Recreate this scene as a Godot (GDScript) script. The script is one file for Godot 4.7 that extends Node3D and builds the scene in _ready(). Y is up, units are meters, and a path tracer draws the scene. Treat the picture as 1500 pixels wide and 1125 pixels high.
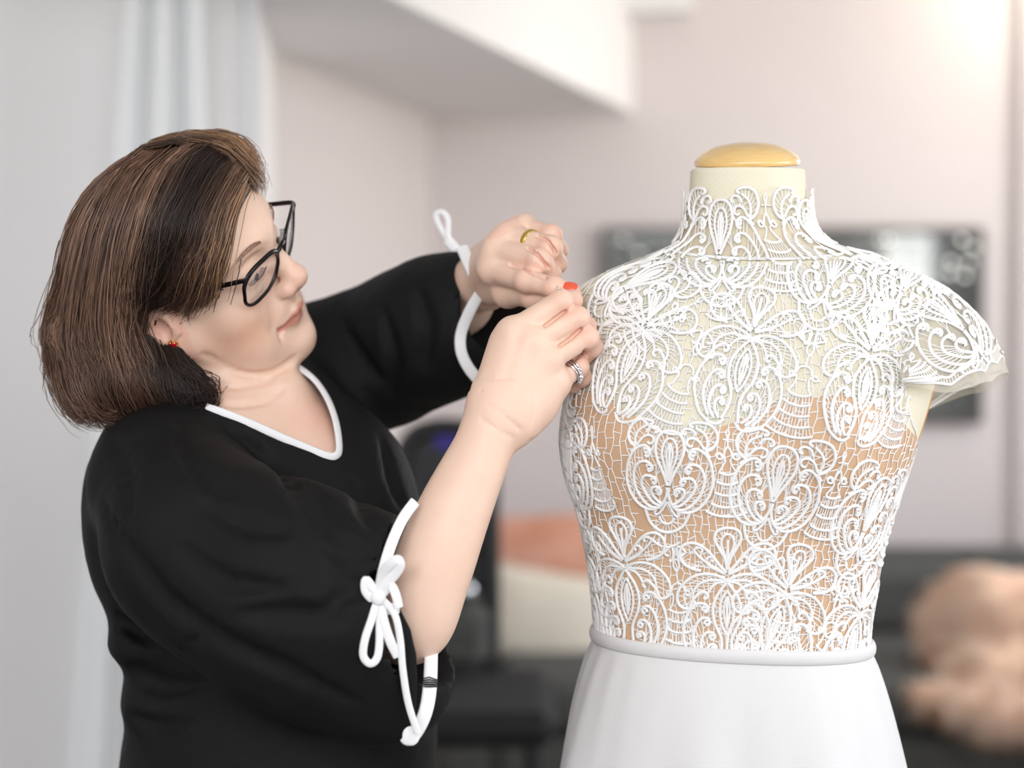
extends Node3D
# A bridal studio: a seamstress pins the shoulder of a lace wedding dress on a dress form.
const LENS := 3000.0           # focal length in pixels of the 1500 x 1125 frame
const EYE := Vector3(0, 1.45, 1.9)
const TILT := 0.04746          # the camera looks down by this angle

func _ready():
	var cam := Camera3D.new()
	cam.name = "camera"
	cam.position = EYE
	cam.rotation.x = -TILT
	cam.fov = rad_to_deg(2.0 * atan(562.5 / LENS))
	cam.near = 0.05
	cam.far = 60.0
	var att := CameraAttributesPhysical.new()
	att.frustum_focal_length = 64.0
	att.frustum_focus_distance = 1.83
	att.exposure_aperture = 2.3
	cam.attributes = att
	add_child(cam)
	cam.fov = rad_to_deg(2.0 * atan(562.5 / LENS))
	cam.current = true
	var env := Environment.new()
	env.background_mode = Environment.BG_SKY
	var sky := Sky.new()
	var sm := ProceduralSkyMaterial.new()
	sm.sky_top_color = Color(0.62, 0.74, 0.92)
	sm.sky_horizon_color = Color(0.93, 0.94, 0.95)
	sm.ground_bottom_color = Color(0.6, 0.58, 0.54)
	sm.ground_horizon_color = Color(0.85, 0.84, 0.82)
	sm.sky_energy_multiplier = 1.6
	sm.ground_energy_multiplier = 1.0
	sky.sky_material = sm
	env.sky = sky
	env.tonemap_mode = Environment.TONE_MAPPER_LINEAR
	env.tonemap_exposure = 1.1
	env.sdfgi_enabled = true
	env.ssao_enabled = true
	env.ssil_enabled = true
	var we := WorldEnvironment.new()
	we.name = "daylight"
	we.environment = env
	add_child(we)
	# daylight through the windows behind the camera and on the right
	window_light("window_light_front", Vector3(-0.05, 2.18, 3.1), Vector3(0.0, 1.25, -0.1), Vector2(3.0, 0.75), 2.5, Color(1.0, 0.995, 0.99))
	window_light("window_light_side", Vector3(2.12, 1.6, 0.38), Vector3(0.0, 1.6, 0.38), Vector2(1.3, 0.62), 2.1, Color(1.0, 0.99, 0.98))
	window_light("window_light_back", Vector3(2.12, 1.7, -2.9), Vector3(0.0, 1.7, -2.9), Vector2(1.8, 1.3), 1.25, Color(1.0, 0.98, 0.96))
	make_materials()
	build_room()
	build_furniture()
	build_dress_form()
	build_dress()
	build_person()

func window_light(called: String, at: Vector3, towards: Vector3, size: Vector2, power: float, tint: Color):
	var l := AreaLight3D.new()
	l.name = called
	l.area_size = size
	l.area_normalize_energy = false
	l.light_energy = power
	l.light_color = tint
	l.area_range = 12.0
	l.area_attenuation = 2.0
	l.shadow_enabled = true
	add_child(l)
	l.look_at_from_position(at, towards)

# ---------------------------------------------------------------- places
func ray(px: float, py: float) -> Vector3:            # the direction, from the camera's place, towards a point of the frame; its depth is 1
	var v := (562.5 - py) / LENS
	return Vector3((px - 750.0) / LENS, v * cos(TILT) - sin(TILT), -v * sin(TILT) - cos(TILT))
func at(px: float, py: float, z: float) -> Vector3:    # where that direction meets the plane of this z
	var r := ray(px, py)
	return EYE + r * ((z - EYE.z) / r.z)
func on_level(px: float, py: float, y: float) -> Vector3:
	var r := ray(px, py)
	return EYE + r * ((y - EYE.y) / r.y)
func srgb(r: float, g: float, b: float) -> Color:      # 0..255, to linear
	return Color(r / 255.0, g / 255.0, b / 255.0).srgb_to_linear()

# ---------------------------------------------------------------- meshes
class MB:
	var v := PackedVector3Array()
	var n := PackedVector3Array()
	var c := PackedColorArray()
	var uv := PackedVector2Array()
	var ix := PackedInt32Array()
	var tint := Color.WHITE
	func vert(p: Vector3, nn: Vector3, u := Vector2.ZERO):
		v.append(p); n.append(nn); c.append(tint); uv.append(u)
	func tri(a: int, b: int, d: int):
		ix.append(a); ix.append(b); ix.append(d)
	func quad(a: int, b: int, d: int, e: int):
		ix.append(a); ix.append(b); ix.append(d)
		ix.append(a); ix.append(d); ix.append(e)
	func smooth_normals(from := 0):
		for i in range(from, n.size()):
			n[i] = Vector3.ZERO
		for t in range(0, ix.size(), 3):
			var a := ix[t]
			if a < from:
				continue
			var b := ix[t + 1]
			var d := ix[t + 2]
			var fn := (v[d] - v[a]).cross(v[b] - v[a])
			n[a] += fn; n[b] += fn; n[d] += fn
		for i in range(from, n.size()):
			n[i] = n[i].normalized() if n[i].length_squared() > 1e-20 else Vector3.UP
	func orient():                                    # front faces run clockwise seen from where the normals point
		for t in range(0, ix.size(), 3):
			var a := ix[t]
			var b := ix[t + 1]
			var d := ix[t + 2]
			if (v[d] - v[a]).cross(v[b] - v[a]).dot(n[a] + n[b] + n[d]) < 0.0:
				ix[t + 1] = d
				ix[t + 2] = b
	func mesh() -> ArrayMesh:
		orient()
		var arr := []
		arr.resize(Mesh.ARRAY_MAX)
		arr[Mesh.ARRAY_VERTEX] = v
		arr[Mesh.ARRAY_NORMAL] = n
		arr[Mesh.ARRAY_COLOR] = c
		arr[Mesh.ARRAY_TEX_UV] = uv
		arr[Mesh.ARRAY_INDEX] = ix
		var m := ArrayMesh.new()
		m.add_surface_from_arrays(Mesh.PRIMITIVE_TRIANGLES, arr)
		return m
	# a rounded cord: an ellipse (half-width rx across, ry along «up») swept along points
	func sweep(p: PackedVector3Array, ups: PackedVector3Array, rx: PackedFloat32Array, ry: PackedFloat32Array, sides := 8, caps := true, closed := false):
		var s0 := v.size()
		var m := p.size()
		for i in m:
			var t: Vector3
			if closed:
				t = p[(i + 1) % m] - p[(i + m - 1) % m]
			else:
				t = p[mini(i + 1, m - 1)] - p[maxi(i - 1, 0)]
			t = t.normalized()
			var up := ups[i] if ups.size() == m else ups[0]
			var side := t.cross(up).normalized()
			up = side.cross(t).normalized()
			var x := rx[i] if rx.size() == m else rx[0]
			var y := ry[i] if ry.size() == m else ry[0]
			for k in sides:
				var a := TAU * k / sides
				vert(p[i] + side * (cos(a) * x) + up * (sin(a) * y), (side * (cos(a) / maxf(x, 1e-5)) + up * (sin(a) / maxf(y, 1e-5))).normalized(), Vector2(float(k) / sides, float(i) / m))
		var last := m if closed else m - 1
		for i in last:
			var i2 := (i + 1) % m
			for k in sides:
				var k2 := (k + 1) % sides
				quad(s0 + i * sides + k, s0 + i * sides + k2, s0 + i2 * sides + k2, s0 + i2 * sides + k)
		if caps and not closed:
			for e in 2:
				var i := 0 if e == 0 else m - 1
				var d := (p[0] - p[1]).normalized() if e == 0 else (p[m - 1] - p[m - 2]).normalized()
				var base := v.size()
				var x := rx[i] if rx.size() == m else rx[0]
				var y := ry[i] if ry.size() == m else ry[0]
				vert(p[i] + d * minf(x, y) * 0.6, d)
				for k in sides:
					vert(v[s0 + i * sides + k], (n[s0 + i * sides + k] + d).normalized())
				for k in sides:
					tri(base, base + 1 + k, base + 1 + (k + 1) % sides)
	func tube(p: PackedVector3Array, r: float, sides := 8, caps := true, closed := false):
		var ups := PackedVector3Array()
		for i in p.size():
			var t := (p[mini(i + 1, p.size() - 1)] - p[maxi(i - 1, 0)]).normalized()
			var up := Vector3.UP if absf(t.y) < 0.9 else Vector3.RIGHT
			if i > 0 and ups[i - 1].cross(t).length() > 0.05:
				up = (ups[i - 1] - t * ups[i - 1].dot(t)).normalized()
			ups.append(up)
		sweep(p, ups, PackedFloat32Array([r]), PackedFloat32Array([r]), sides, caps, closed)
	# a grid of points; rows of equal length
	func grid(rows: Array, closed := false):
		var s0 := v.size()
		var w: int = rows[0].size()
		for r in rows.size():
			for k in w:
				vert(rows[r][k], Vector3.UP, Vector2(float(k) / maxi(w - 1, 1), float(r) / maxi(rows.size() - 1, 1)))
		for r in rows.size() - 1:
			for k in (w if closed else w - 1):
				var k2 := (k + 1) % w
				quad(s0 + r * w + k, s0 + r * w + k2, s0 + (r + 1) * w + k2, s0 + (r + 1) * w + k)
		smooth_normals(s0)
	func lathe(prof: PackedVector2Array, centre: Vector3, seg := 48, squash := 1.0):
		var rows := []
		for q in prof:
			var row := PackedVector3Array()
			for k in seg:
				var a := TAU * k / seg
				row.append(centre + Vector3(cos(a) * q.x, q.y, -sin(a) * q.x * squash))
			rows.append(row)
		grid(rows, true)
	# a box with chamfered edges, in a frame of its own
	func box(centre: Vector3, half: Vector3, ch := 0.004, turn := Basis.IDENTITY):
		ch = minf(ch, minf(half.x, minf(half.y, half.z)) * 0.98)
		var inn := half - Vector3(ch, ch, ch)
		var dirs := [Vector3.RIGHT, Vector3.LEFT, Vector3.UP, Vector3.DOWN, Vector3.BACK, Vector3.FORWARD]
		for d: Vector3 in dirs:
			var a := Vector3(d.y, d.z, d.x)
			var b := d.cross(a)
			_face([d * half + (a + b) * inn, d * half + (a - b) * inn, d * half - (a + b) * inn, d * half + (b - a) * inn], d, centre, turn)
		for i in 6:
			for j in range(i + 1, 6):
				var d: Vector3 = dirs[i]
				var e: Vector3 = dirs[j]
				if absf(d.dot(e)) > 0.5:
					continue
				var w := d.cross(e).abs()
				_face([d * half + e * inn + w * inn, d * half + e * inn - w * inn, d * inn + e * half - w * inn, d * inn + e * half + w * inn], (d + e).normalized(), centre, turn)
		for sx: float in [-1.0, 1.0]:
			for sy: float in [-1.0, 1.0]:
				for sz: float in [-1.0, 1.0]:
					var s := Vector3(sx, sy, sz)
					_face([Vector3(half.x, inn.y, inn.z) * s, Vector3(inn.x, half.y, inn.z) * s, Vector3(inn.x, inn.y, half.z) * s], s.normalized(), centre, turn)
	func _face(q: Array, nn: Vector3, centre: Vector3, turn: Basis):
		var s0 := v.size()
		for p: Vector3 in q:
			vert(centre + turn * p, turn * nn)
		tri(s0, s0 + 1, s0 + 2)
		if q.size() == 4:
			tri(s0, s0 + 2, s0 + 3)
	# a prism over a flat outline, pushed along «along»
	func prism(outline: PackedVector3Array, along: Vector3):
		var m := outline.size()
		var nn := (outline[1] - outline[0]).cross(outline[2] - outline[0]).normalized()
		if nn.dot(along) > 0.0:
			nn = -nn
		var mid := Vector3.ZERO
		for p in outline:
			mid += p / m
		for e in 2:
			var s0 := v.size()
			for p in outline:
				vert(p + along * e, nn if e == 0 else -nn)
			for k in range(1, m - 1):
				tri(s0, s0 + k, s0 + k + 1)
		for k in m:
			var a := outline[k]
			var b := outline[(k + 1) % m]
			var sn := (b - a).cross(along).normalized()
			if sn.dot((a + b) * 0.5 - mid) < 0.0:
				sn = -sn
			var s0 := v.size()
			for p: Vector3 in [a, b, b + along, a + along]:
				vert(p, sn)
			quad(s0, s0 + 1, s0 + 2, s0 + 3)
	# joins another mesh, carried by a transform
	func join(o: MB, t := Transform3D.IDENTITY):
		var s0 := v.size()
		for i in o.v.size():
			v.append(t * o.v[i]); n.append((t.basis * o.n[i]).normalized()); c.append(o.c[i]); uv.append(o.uv[i])
		for i in o.ix:
			ix.append(i + s0)

# a smooth curve through points
func spline(pts: Array, per := 6, closed := false) -> PackedVector3Array:
	var o := PackedVector3Array()
	var m := pts.size()
	for i in (m if closed else m - 1):
		var p0: Vector3 = pts[(i + m - 1) % m] if closed else pts[maxi(i - 1, 0)]
		var p1: Vector3 = pts[i]
		var p2: Vector3 = pts[(i + 1) % m]
		var p3: Vector3 = pts[(i + 2) % m] if closed else pts[mini(i + 2, m - 1)]
		for k in per:
			o.append(p1.cubic_interpolate(p2, p0, p3, float(k) / per))
	if not closed:
		o.append(pts[m - 1])
	return o
func spline2(pts: PackedVector2Array, per := 5) -> PackedVector2Array:
	var o := PackedVector2Array()
	var m := pts.size()
	for i in m - 1:
		var p0 := pts[maxi(i - 1, 0)]
		var p3 := pts[mini(i + 2, m - 1)]
		for k in per:
			o.append(pts[i].cubic_interpolate(pts[i + 1], p0, p3, float(k) / per))
	o.append(pts[m - 1])
	return o
func resample(p: PackedVector2Array, count: int) -> PackedVector2Array:
	var cum := PackedFloat32Array([0.0])
	for i in range(1, p.size()):
		cum.append(cum[i - 1] + p[i].distance_to(p[i - 1]))
	var total := cum[cum.size() - 1]
	var o := PackedVector2Array()
	var j := 0
	for k in count:
		var want := total * k / (count - 1)
		while j < p.size() - 2 and cum[j + 1] < want:
			j += 1
		o.append(p[j].lerp(p[j + 1], clampf((want - cum[j]) / maxf(cum[j + 1] - cum[j], 1e-6), 0.0, 1.0)))
	return o

# ---------------------------------------------------------------- bodies: smooth unions of tapered capsules and ellipsoids, meshed as surface nets
class Prim:
	var kind := 0
	var a: Vector3
	var ab: Vector3
	var il := 0.0
	var ra := 0.0
	var rb := 0.0
	var k := 0.0
	var cut := false
	var inv: Basis
	var r: Vector3
	var r2: Vector3
	var rmin := 1.0
	var mid: Vector3
	var reach := 0.0
	func d(p: Vector3) -> float:
		if kind == 0:
			var ap := p - a
			var t := clampf(ap.dot(ab) * il, 0.0, 1.0)
			return (ap - ab * t).length() - (ra + (rb - ra) * t)
		var q := inv * (p - a)
		var k1 := (q / r2).length()
		if k1 < 1e-6:
			return -rmin
		var k0 := (q / r).length()
		return k0 * (k0 - 1.0) / k1
class Field:
	var prims: Array[Prim] = []
	var h := 0.005
	func cap(a: Vector3, b: Vector3, ra: float, rb: float, k := 0.01, cut := false):
		var p := Prim.new()
		p.a = a; p.ab = b - a; p.il = 1.0 / maxf(p.ab.length_squared(), 1e-12); p.ra = ra; p.rb = rb; p.k = k; p.cut = cut
		p.mid = (a + b) * 0.5; p.reach = p.ab.length() * 0.5 + maxf(ra, rb)
		prims.append(p)
	func chain(pts: Array, radii: Array, k := 0.01, cut := false):
		for i in pts.size() - 1:
			cap(pts[i], pts[i + 1], radii[i], radii[i + 1], k, cut)
	func ell(centre: Vector3, radii: Vector3, turn := Basis.IDENTITY, k := 0.01, cut := false):
		var p := Prim.new()
		p.kind = 1; p.a = centre; p.r = radii; p.r2 = radii * radii; p.inv = turn.orthonormalized().transposed(); p.k = k; p.cut = cut
		p.rmin = minf(radii.x, minf(radii.y, radii.z)); p.mid = centre; p.reach = maxf(radii.x, maxf(radii.y, radii.z))
		prims.append(p)
	func value(p: Vector3) -> float:
		return _eval(p, prims)
	func _eval(p: Vector3, list: Array[Prim]) -> float:
		var f := 1.0
		for q in list:
			var e := q.d(p)
			if q.cut:
				e = -e
				var x := q.k - absf(f - e)
				f = maxf(f, e)
				if x > 0.0:
					f += x * x * 0.25 / q.k
			else:
				var x := q.k - absf(f - e)
				f = minf(f, e)
				if x > 0.0:
					f -= x * x * 0.25 / q.k
		return f
	func net(cell: float) -> MB:
		h = cell
		var lo := Vector3(1e9, 1e9, 1e9)
		var hi := -lo
		for q in prims:
			if not q.cut:
				var m := Vector3.ONE * (q.reach + q.k + 2.0 * h)
				lo = lo.min(q.mid - m)
				hi = hi.max(q.mid + m)
		const B := 6
		var nb := ((hi - lo) / (h * B)).ceil()
		var bx := int(nb.x)
		var by := int(nb.y)
		var bz := int(nb.z)
		var nx := bx * B + 1
		var ny := by * B + 1
		var nz := bz * B + 1
		var sy := nx
		var sz := nx * ny
		var f := PackedFloat32Array()
		f.resize(sz * nz)
		f.fill(1.0)
		var live := PackedInt32Array()
		var rad := h * B * 0.5 * 1.7321 + h * 1.8
		for kz in bz:
			for ky in by:
				for kx in bx:
					var mid := lo + Vector3(kx + 0.5, ky + 0.5, kz + 0.5) * (h * B)
					var near: Array[Prim] = []
					var deep := false
					var cuts := false
					for q in prims:
						if q.mid.distance_squared_to(mid) > (q.reach + rad + q.k) * (q.reach + rad + q.k) * 1.3:
							continue
						var e := q.d(mid)
						var slack := 1.0 if q.kind == 0 else 1.35
						if q.cut:
							if e < rad * slack + q.k:
								near.append(q)
								cuts = true
						elif e < rad * slack + q.k:
							near.append(q)
							if e < -rad * slack:
								deep = true
					if near.is_empty():
						continue
					var base := kx * B + ky * B * sy + kz * B * sz
					if deep and not cuts:
						for k in B:
							for j in B:
								for i in B:
									f[base + i + j * sy + k * sz] = -1.0
						continue
					live.append(base)
					var org := lo + Vector3(kx, ky, kz) * (h * B)
					for k in B:
						for j in B:
							var row := base + j * sy + k * sz
							for i in B:
								f[row + i] = _eval(org + Vector3(i, j, k) * h, near)
		var id := PackedInt32Array()
		id.resize(sz * nz)
		id.fill(-1)
		var o := MB.new()
		var offs := PackedInt32Array([0, 1, sy, sy + 1, sz, sz + 1, sz + sy, sz + sy + 1])
		for base in live:
			var gx := base % sy
			var gy := (base / sy) % ny
			var gz := base / sz
			for k in B:
				for j in B:
					for i in B:
						var at := base + i + j * sy + k * sz
						var c0 := f[at] < 0.0
						if (f[at + 1] < 0.0) == c0 and (f[at + sy] < 0.0) == c0 and (f[at + sz] < 0.0) == c0 and (f[at + sy + 1] < 0.0) == c0 and (f[at + sz + 1] < 0.0) == c0 and (f[at + sz + sy] < 0.0) == c0 and (f[at + sz + sy + 1] < 0.0) == c0:
							continue
						var sum := Vector3.ZERO
						var cnt := 0
						for e in 12:
							var axis := e >> 2
							var u := e & 1
							var w := (e >> 1) & 1
							var p0: Vector3
							var st: int
							var i0: int
							if axis == 0:
								i0 = at + u * sy + w * sz; st = 1; p0 = Vector3(0, u, w)
							elif axis == 1:
								i0 = at + u + w * sz; st = sy; p0 = Vector3(u, 0, w)
							else:
								i0 = at + u + w * sy; st = sz; p0 = Vector3(u, w, 0)
							var fa := f[i0]
							var fb := f[i0 + st]
							if (fa < 0.0) != (fb < 0.0):
								p0[axis] += clampf(fa / (fa - fb), 0.02, 0.98)
								sum += p0
								cnt += 1
						id[at] = o.v.size()
						o.vert(lo + (Vector3(gx + i, gy + j, gz + k) + sum / cnt) * h, Vector3.UP)
		for base in live:
			for k in B:
				for j in B:
					for i in B:
						var at := base + i + j * sy + k * sz
						if id[at] < 0:
							continue
						var s := f[at] < 0.0
						if (f[at + 1] < 0.0) != s:
							_quad(o, id[at - sy - sz], id[at - sz], id[at], id[at - sy], s)
						if (f[at + sy] < 0.0) != s:
							_quad(o, id[at - 1 - sz], id[at - 1], id[at], id[at - sz], s)
						if (f[at + sz] < 0.0) != s:
							_quad(o, id[at - 1 - sy], id[at - sy], id[at], id[at - 1], s)
		o.smooth_normals()
		return o
	func _quad(o: MB, a: int, b: int, c: int, d: int, s: bool):
		if a < 0 or b < 0 or c < 0 or d < 0:
			return
		if s:
			o.quad(a, d, c, b)
		else:
			o.quad(a, b, c, d)

# ---------------------------------------------------------------- objects
func obj(called: String, m: MB, mat: Material, parent: Node = null) -> MeshInstance3D:
	var o := MeshInstance3D.new()
	o.name = called
	o.mesh = m.mesh()
	o.material_override = mat
	o.cast_shadow = GeometryInstance3D.SHADOW_CASTING_SETTING_ON
	(parent if parent else self).add_child(o, true)
	return o
func thing(called: String, label: String, category: String, at_: Vector3, group := "") -> Node3D:
	var o := Node3D.new()
	o.name = called
	o.position = at_
	add_child(o, true)
	return tag(o, label, category, group)
func tag(o: Node3D, label: String, category: String, group := "") -> Node3D:
	o.set_meta("label", label)
	o.set_meta("category", category)
	if group:
		o.set_meta("group", group)
	return o
func struct(called: String, label: String, m: MB, mat: Material, parent: Node = null) -> MeshInstance3D:
	var o := obj(called, m, mat, parent)
	if parent == null:
		o.set_meta("kind", "structure")
		o.set_meta("label", label)
	return o
# a part whose mesh was made in world places, under a thing that stands elsewhere
func part(called: String, m: MB, mat: Material, parent: Node3D, label := "") -> MeshInstance3D:
	var off := Vector3.ZERO
	var q: Node = parent
	while q != self:
		off += (q as Node3D).position
		q = q.get_parent()
	for i in m.v.size():
		m.v[i] -= off
	var o := obj(called, m, mat, parent)
	if label:
		o.set_meta("label", label)
	return o

# ---------------------------------------------------------------- materials
var M := {}
func mat(called: String, col: Color, rough := 0.7, vc := false) -> StandardMaterial3D:
	var m := StandardMaterial3D.new()
	m.resource_name = called
	m.albedo_color = col
	m.roughness = rough
	m.vertex_color_use_as_albedo = vc
	M[called] = m
	return m
func noise_tex(freq: float, size := 256, oct := 3, ramp: Array = [], sd := 1, normal := false, strength := 4.0) -> NoiseTexture2D:
	var f := FastNoiseLite.new()
	f.seed = sd
	f.frequency = freq
	f.fractal_octaves = oct
	var t := NoiseTexture2D.new()
	t.width = size
	t.height = size
	t.seamless = true
	t.noise = f
	t.as_normal_map = normal
	t.bump_strength = strength
	if ramp.size() == 2:
		var g := Gradient.new()
		g.set_color(0, ramp[0])
		g.set_color(1, ramp[1])
		t.color_ramp = g
	return t
func weave_tex(size: int, ribs: int, ramp: float) -> ImageTexture:        # a twill weave: fine slanted ribs, as heights
	var im := Image.create(size, size, false, Image.FORMAT_RGB8)
	for y in size:
		for x in size:
			var a := 0.5 + 0.5 * sin(TAU * (x + y) * ribs / size)
			var b := 0.5 + 0.5 * sin(TAU * (x - y) * ribs / size * 0.5)
			var q := 1.0 - ramp + ramp * (0.6 * a + 0.4 * b)
			im.set_pixel(x, y, Color(q, q, q))
	return ImageTexture.create_from_image(im)
func triplanar(m: StandardMaterial3D, scale: float):
	m.uv1_triplanar = true
	m.uv1_scale = Vector3.ONE * scale
func make_materials():
	var plaster := noise_tex(0.02, 256, 4, [], 3)
	for a in [["wall_white", Color8(244, 243, 243)], ["wall_mauve", Color8(218, 210, 208)], ["ceiling_white", Color8(232, 232, 232)], ["bulkhead_white", Color8(236, 234, 233)]]:
		var m := mat(a[0], a[1], 0.85)
		m.heightmap_enabled = true
		m.heightmap_texture = plaster
		m.heightmap_scale = 0.05
		triplanar(m, 2.0)
	mat("trim_white", Color8(222, 223, 226), 0.45)
	var fl := mat("floor_wood", Color.WHITE, 0.5)
	fl.albedo_texture = noise_tex(0.012, 512, 5, [Color8(98, 91, 84), Color8(126, 118, 109)], 5)
	triplanar(fl, 0.6)
	var cu := mat("curtain", Color8(241, 243, 244), 0.8)
	cu.backlight_enabled = true
	cu.backlight = Color(0.25, 0.25, 0.26)
	var form := mat("form_jersey", Color8(233, 226, 202), 0.85)
	form.heightmap_enabled = true
	form.heightmap_texture = weave_tex(128, 16, 1.0)
	form.heightmap_scale = 0.02
	triplanar(form, 24.0)
	var cap := mat("cap_wood", Color.WHITE, 0.32)
	cap.albedo_texture = noise_tex(0.02, 512, 4, [Color8(230, 188, 118), Color8(242, 206, 142)], 9)
	cap.uv1_triplanar = true
	cap.uv1_scale = Vector3(3.0, 30.0, 12.0)
	cap.clearcoat_enabled = true
	cap.clearcoat = 0.7
	cap.clearcoat_roughness = 0.12
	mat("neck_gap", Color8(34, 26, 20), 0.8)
	var lining := mat("nude_lining", Color8(214, 177, 142), 0.75)
	lining.heightmap_enabled = true
	lining.heightmap_texture = M.form_jersey.heightmap_texture
	lining.heightmap_scale = 0.01
	triplanar(lining, 30.0)
	mat("lace_thread", Color8(244, 243, 241), 0.7)
	var tulle := mat("tulle", Color(0.96, 0.93, 0.86, 0.34), 0.9)
	tulle.transparency = BaseMaterial3D.TRANSPARENCY_ALPHA
	tulle.cull_mode = BaseMaterial3D.CULL_DISABLED
	var ct := mat("collar_tulle", Color(0.95, 0.88, 0.78, 0.3), 0.9)
	ct.transparency = BaseMaterial3D.TRANSPARENCY_ALPHA
	ct.cull_mode = BaseMaterial3D.CULL_DISABLED
	var crepe := mat("skirt_crepe", Color8(223, 222, 221), 0.72)
	crepe.rim_enabled = true
	crepe.rim = 0.25
	crepe.heightmap_enabled = true
	crepe.heightmap_texture = noise_tex(0.2, 256, 2, [], 12)
	crepe.heightmap_scale = 0.01
	triplanar(crepe, 12.0)
	mat("seam_orange", Color8(214, 150, 70), 0.7)
	var skin := mat("skin", Color.WHITE, 0.5, true)
	skin.heightmap_enabled = true
	skin.heightmap_texture = noise_tex(0.12, 256, 3, [], 21)
	skin.heightmap_scale = 0.006
	triplanar(skin, 14.0)
	skin.subsurf_scatter_enabled = true
	skin.subsurf_scatter_strength = 0.12
	var hair := mat("hair", Color.WHITE, 0.42, true)
	hair.metallic_specular = 0.45
	mat("hair_base", Color8(52, 37, 28), 0.7)
	var black := mat("black_jersey", Color8(21, 21, 21), 0.72)
	black.metallic_specular = 0.3
	black.heightmap_enabled = true
	black.heightmap_texture = weave_tex(128, 20, 1.0)
	black.heightmap_scale = 0.008
	triplanar(black, 40.0)
	var trim := mat("white_ribbon", Color8(243, 243, 244), 0.75)
	trim.heightmap_enabled = true
	trim.heightmap_texture = M.black_jersey.heightmap_texture
	trim.heightmap_scale = 0.01
	triplanar(trim, 40.0)
	mat("black_thread", Color8(18, 18, 18), 0.7)
	mat("trousers", Color8(24, 24, 27), 0.8)
	var fr := mat("glasses_black", Color8(14, 11, 13), 0.22)
	fr.metallic_specular = 0.4
	var ln := mat("lens_glass", Color(0.95, 0.97, 1.0, 0.07), 0.03)
	ln.transparency = BaseMaterial3D.TRANSPARENCY_ALPHA
	ln.cull_mode = BaseMaterial3D.CULL_DISABLED
	ln.metallic_specular = 0.6
	mat("hinge_silver", Color8(200, 195, 205), 0.25).metallic = 1.0
	var gold := mat("gold", Color8(232, 200, 108), 0.22)
	gold.metallic = 1.0
	mat("silver", Color8(226, 226, 228), 0.16).metallic = 1.0
	var ruby := mat("ruby", Color8(190, 6, 30), 0.06)
	ruby.clearcoat_enabled = true
	mat("diamond", Color8(240, 242, 246), 0.03).metallic = 0.85
	var nail := mat("nail_coral", Color8(236, 88, 52), 0.2)
	nail.clearcoat_enabled = true
	mat("nail_natural", Color8(240, 205, 190), 0.3)
	mat("eye_white", Color8(235, 230, 226), 0.15)
	mat("iris", Color8(70, 52, 40), 0.1)
	mat("lash", Color8(38, 28, 24), 0.6)
	mat("brow", Color8(150, 114, 96), 0.7)
	var sofa := mat("sofa_grey", Color.WHITE, 0.9)
	sofa.albedo_texture = noise_tex(0.03, 256, 4, [Color8(66, 68, 66), Color8(90, 90, 86)], 31)
	triplanar(sofa, 3.0)
	mat("sofa_dark", Color8(26, 26, 26), 0.9)
	var rust := mat("cushion_rust", Color.WHITE, 0.85)
	rust.albedo_texture = noise_tex(0.008, 256, 3, [Color8(196, 132, 102), Color8(226, 176, 156)], 33)
	triplanar(rust, 2.4)
	mat("cushion_cream", Color8(226, 219, 202), 0.85)
	var fur := mat("fur_peach", Color.WHITE, 0.85, true)
	fur.backlight_enabled = true
	fur.backlight = Color(0.7, 0.62, 0.56)
	mat("chair_black", Color8(22, 22, 23), 0.5)
	mat("chair_gloss", Color8(26, 26, 30), 0.12).clearcoat_enabled = true
	mat("chrome", Color8(215, 218, 220), 0.08).metallic = 1.0
	mat("frame_dark", Color8(70, 62, 54), 0.4)
	mat("frame_silver", Color8(150, 146, 140), 0.3).metallic = 0.7
	var gp := mat("glass_print", Color.WHITE, 0.06)
	gp.albedo_texture = noise_tex(0.006, 512, 4, [Color8(48, 54, 52), Color8(122, 126, 122)], 41)
	triplanar(gp, 1.2)
	gp.clearcoat_enabled = true
	gp.clearcoat_roughness = 0.03
	gp.metallic_specular = 0.8
	gp.metallic = 0.4
	mat("added_glint", Color8(240, 240, 235), 0.05).metallic = 1.0
	mat("painted_glimmer", Color8(70, 60, 150), 0.25)  # violet glimmer of light put into a plain colour
	var gl := mat("lamp_glow", Color8(255, 250, 240), 0.4)
	gl.emission_enabled = true
	gl.emission = Color(1, 0.97, 0.92)
	gl.emission_energy_multiplier = 3.0
	var wg := mat("window_glass", Color(1, 1, 1, 0.06), 0.02)
	wg.transparency = BaseMaterial3D.TRANSPARENCY_ALPHA
	wg.cull_mode = BaseMaterial3D.CULL_DISABLED

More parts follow.
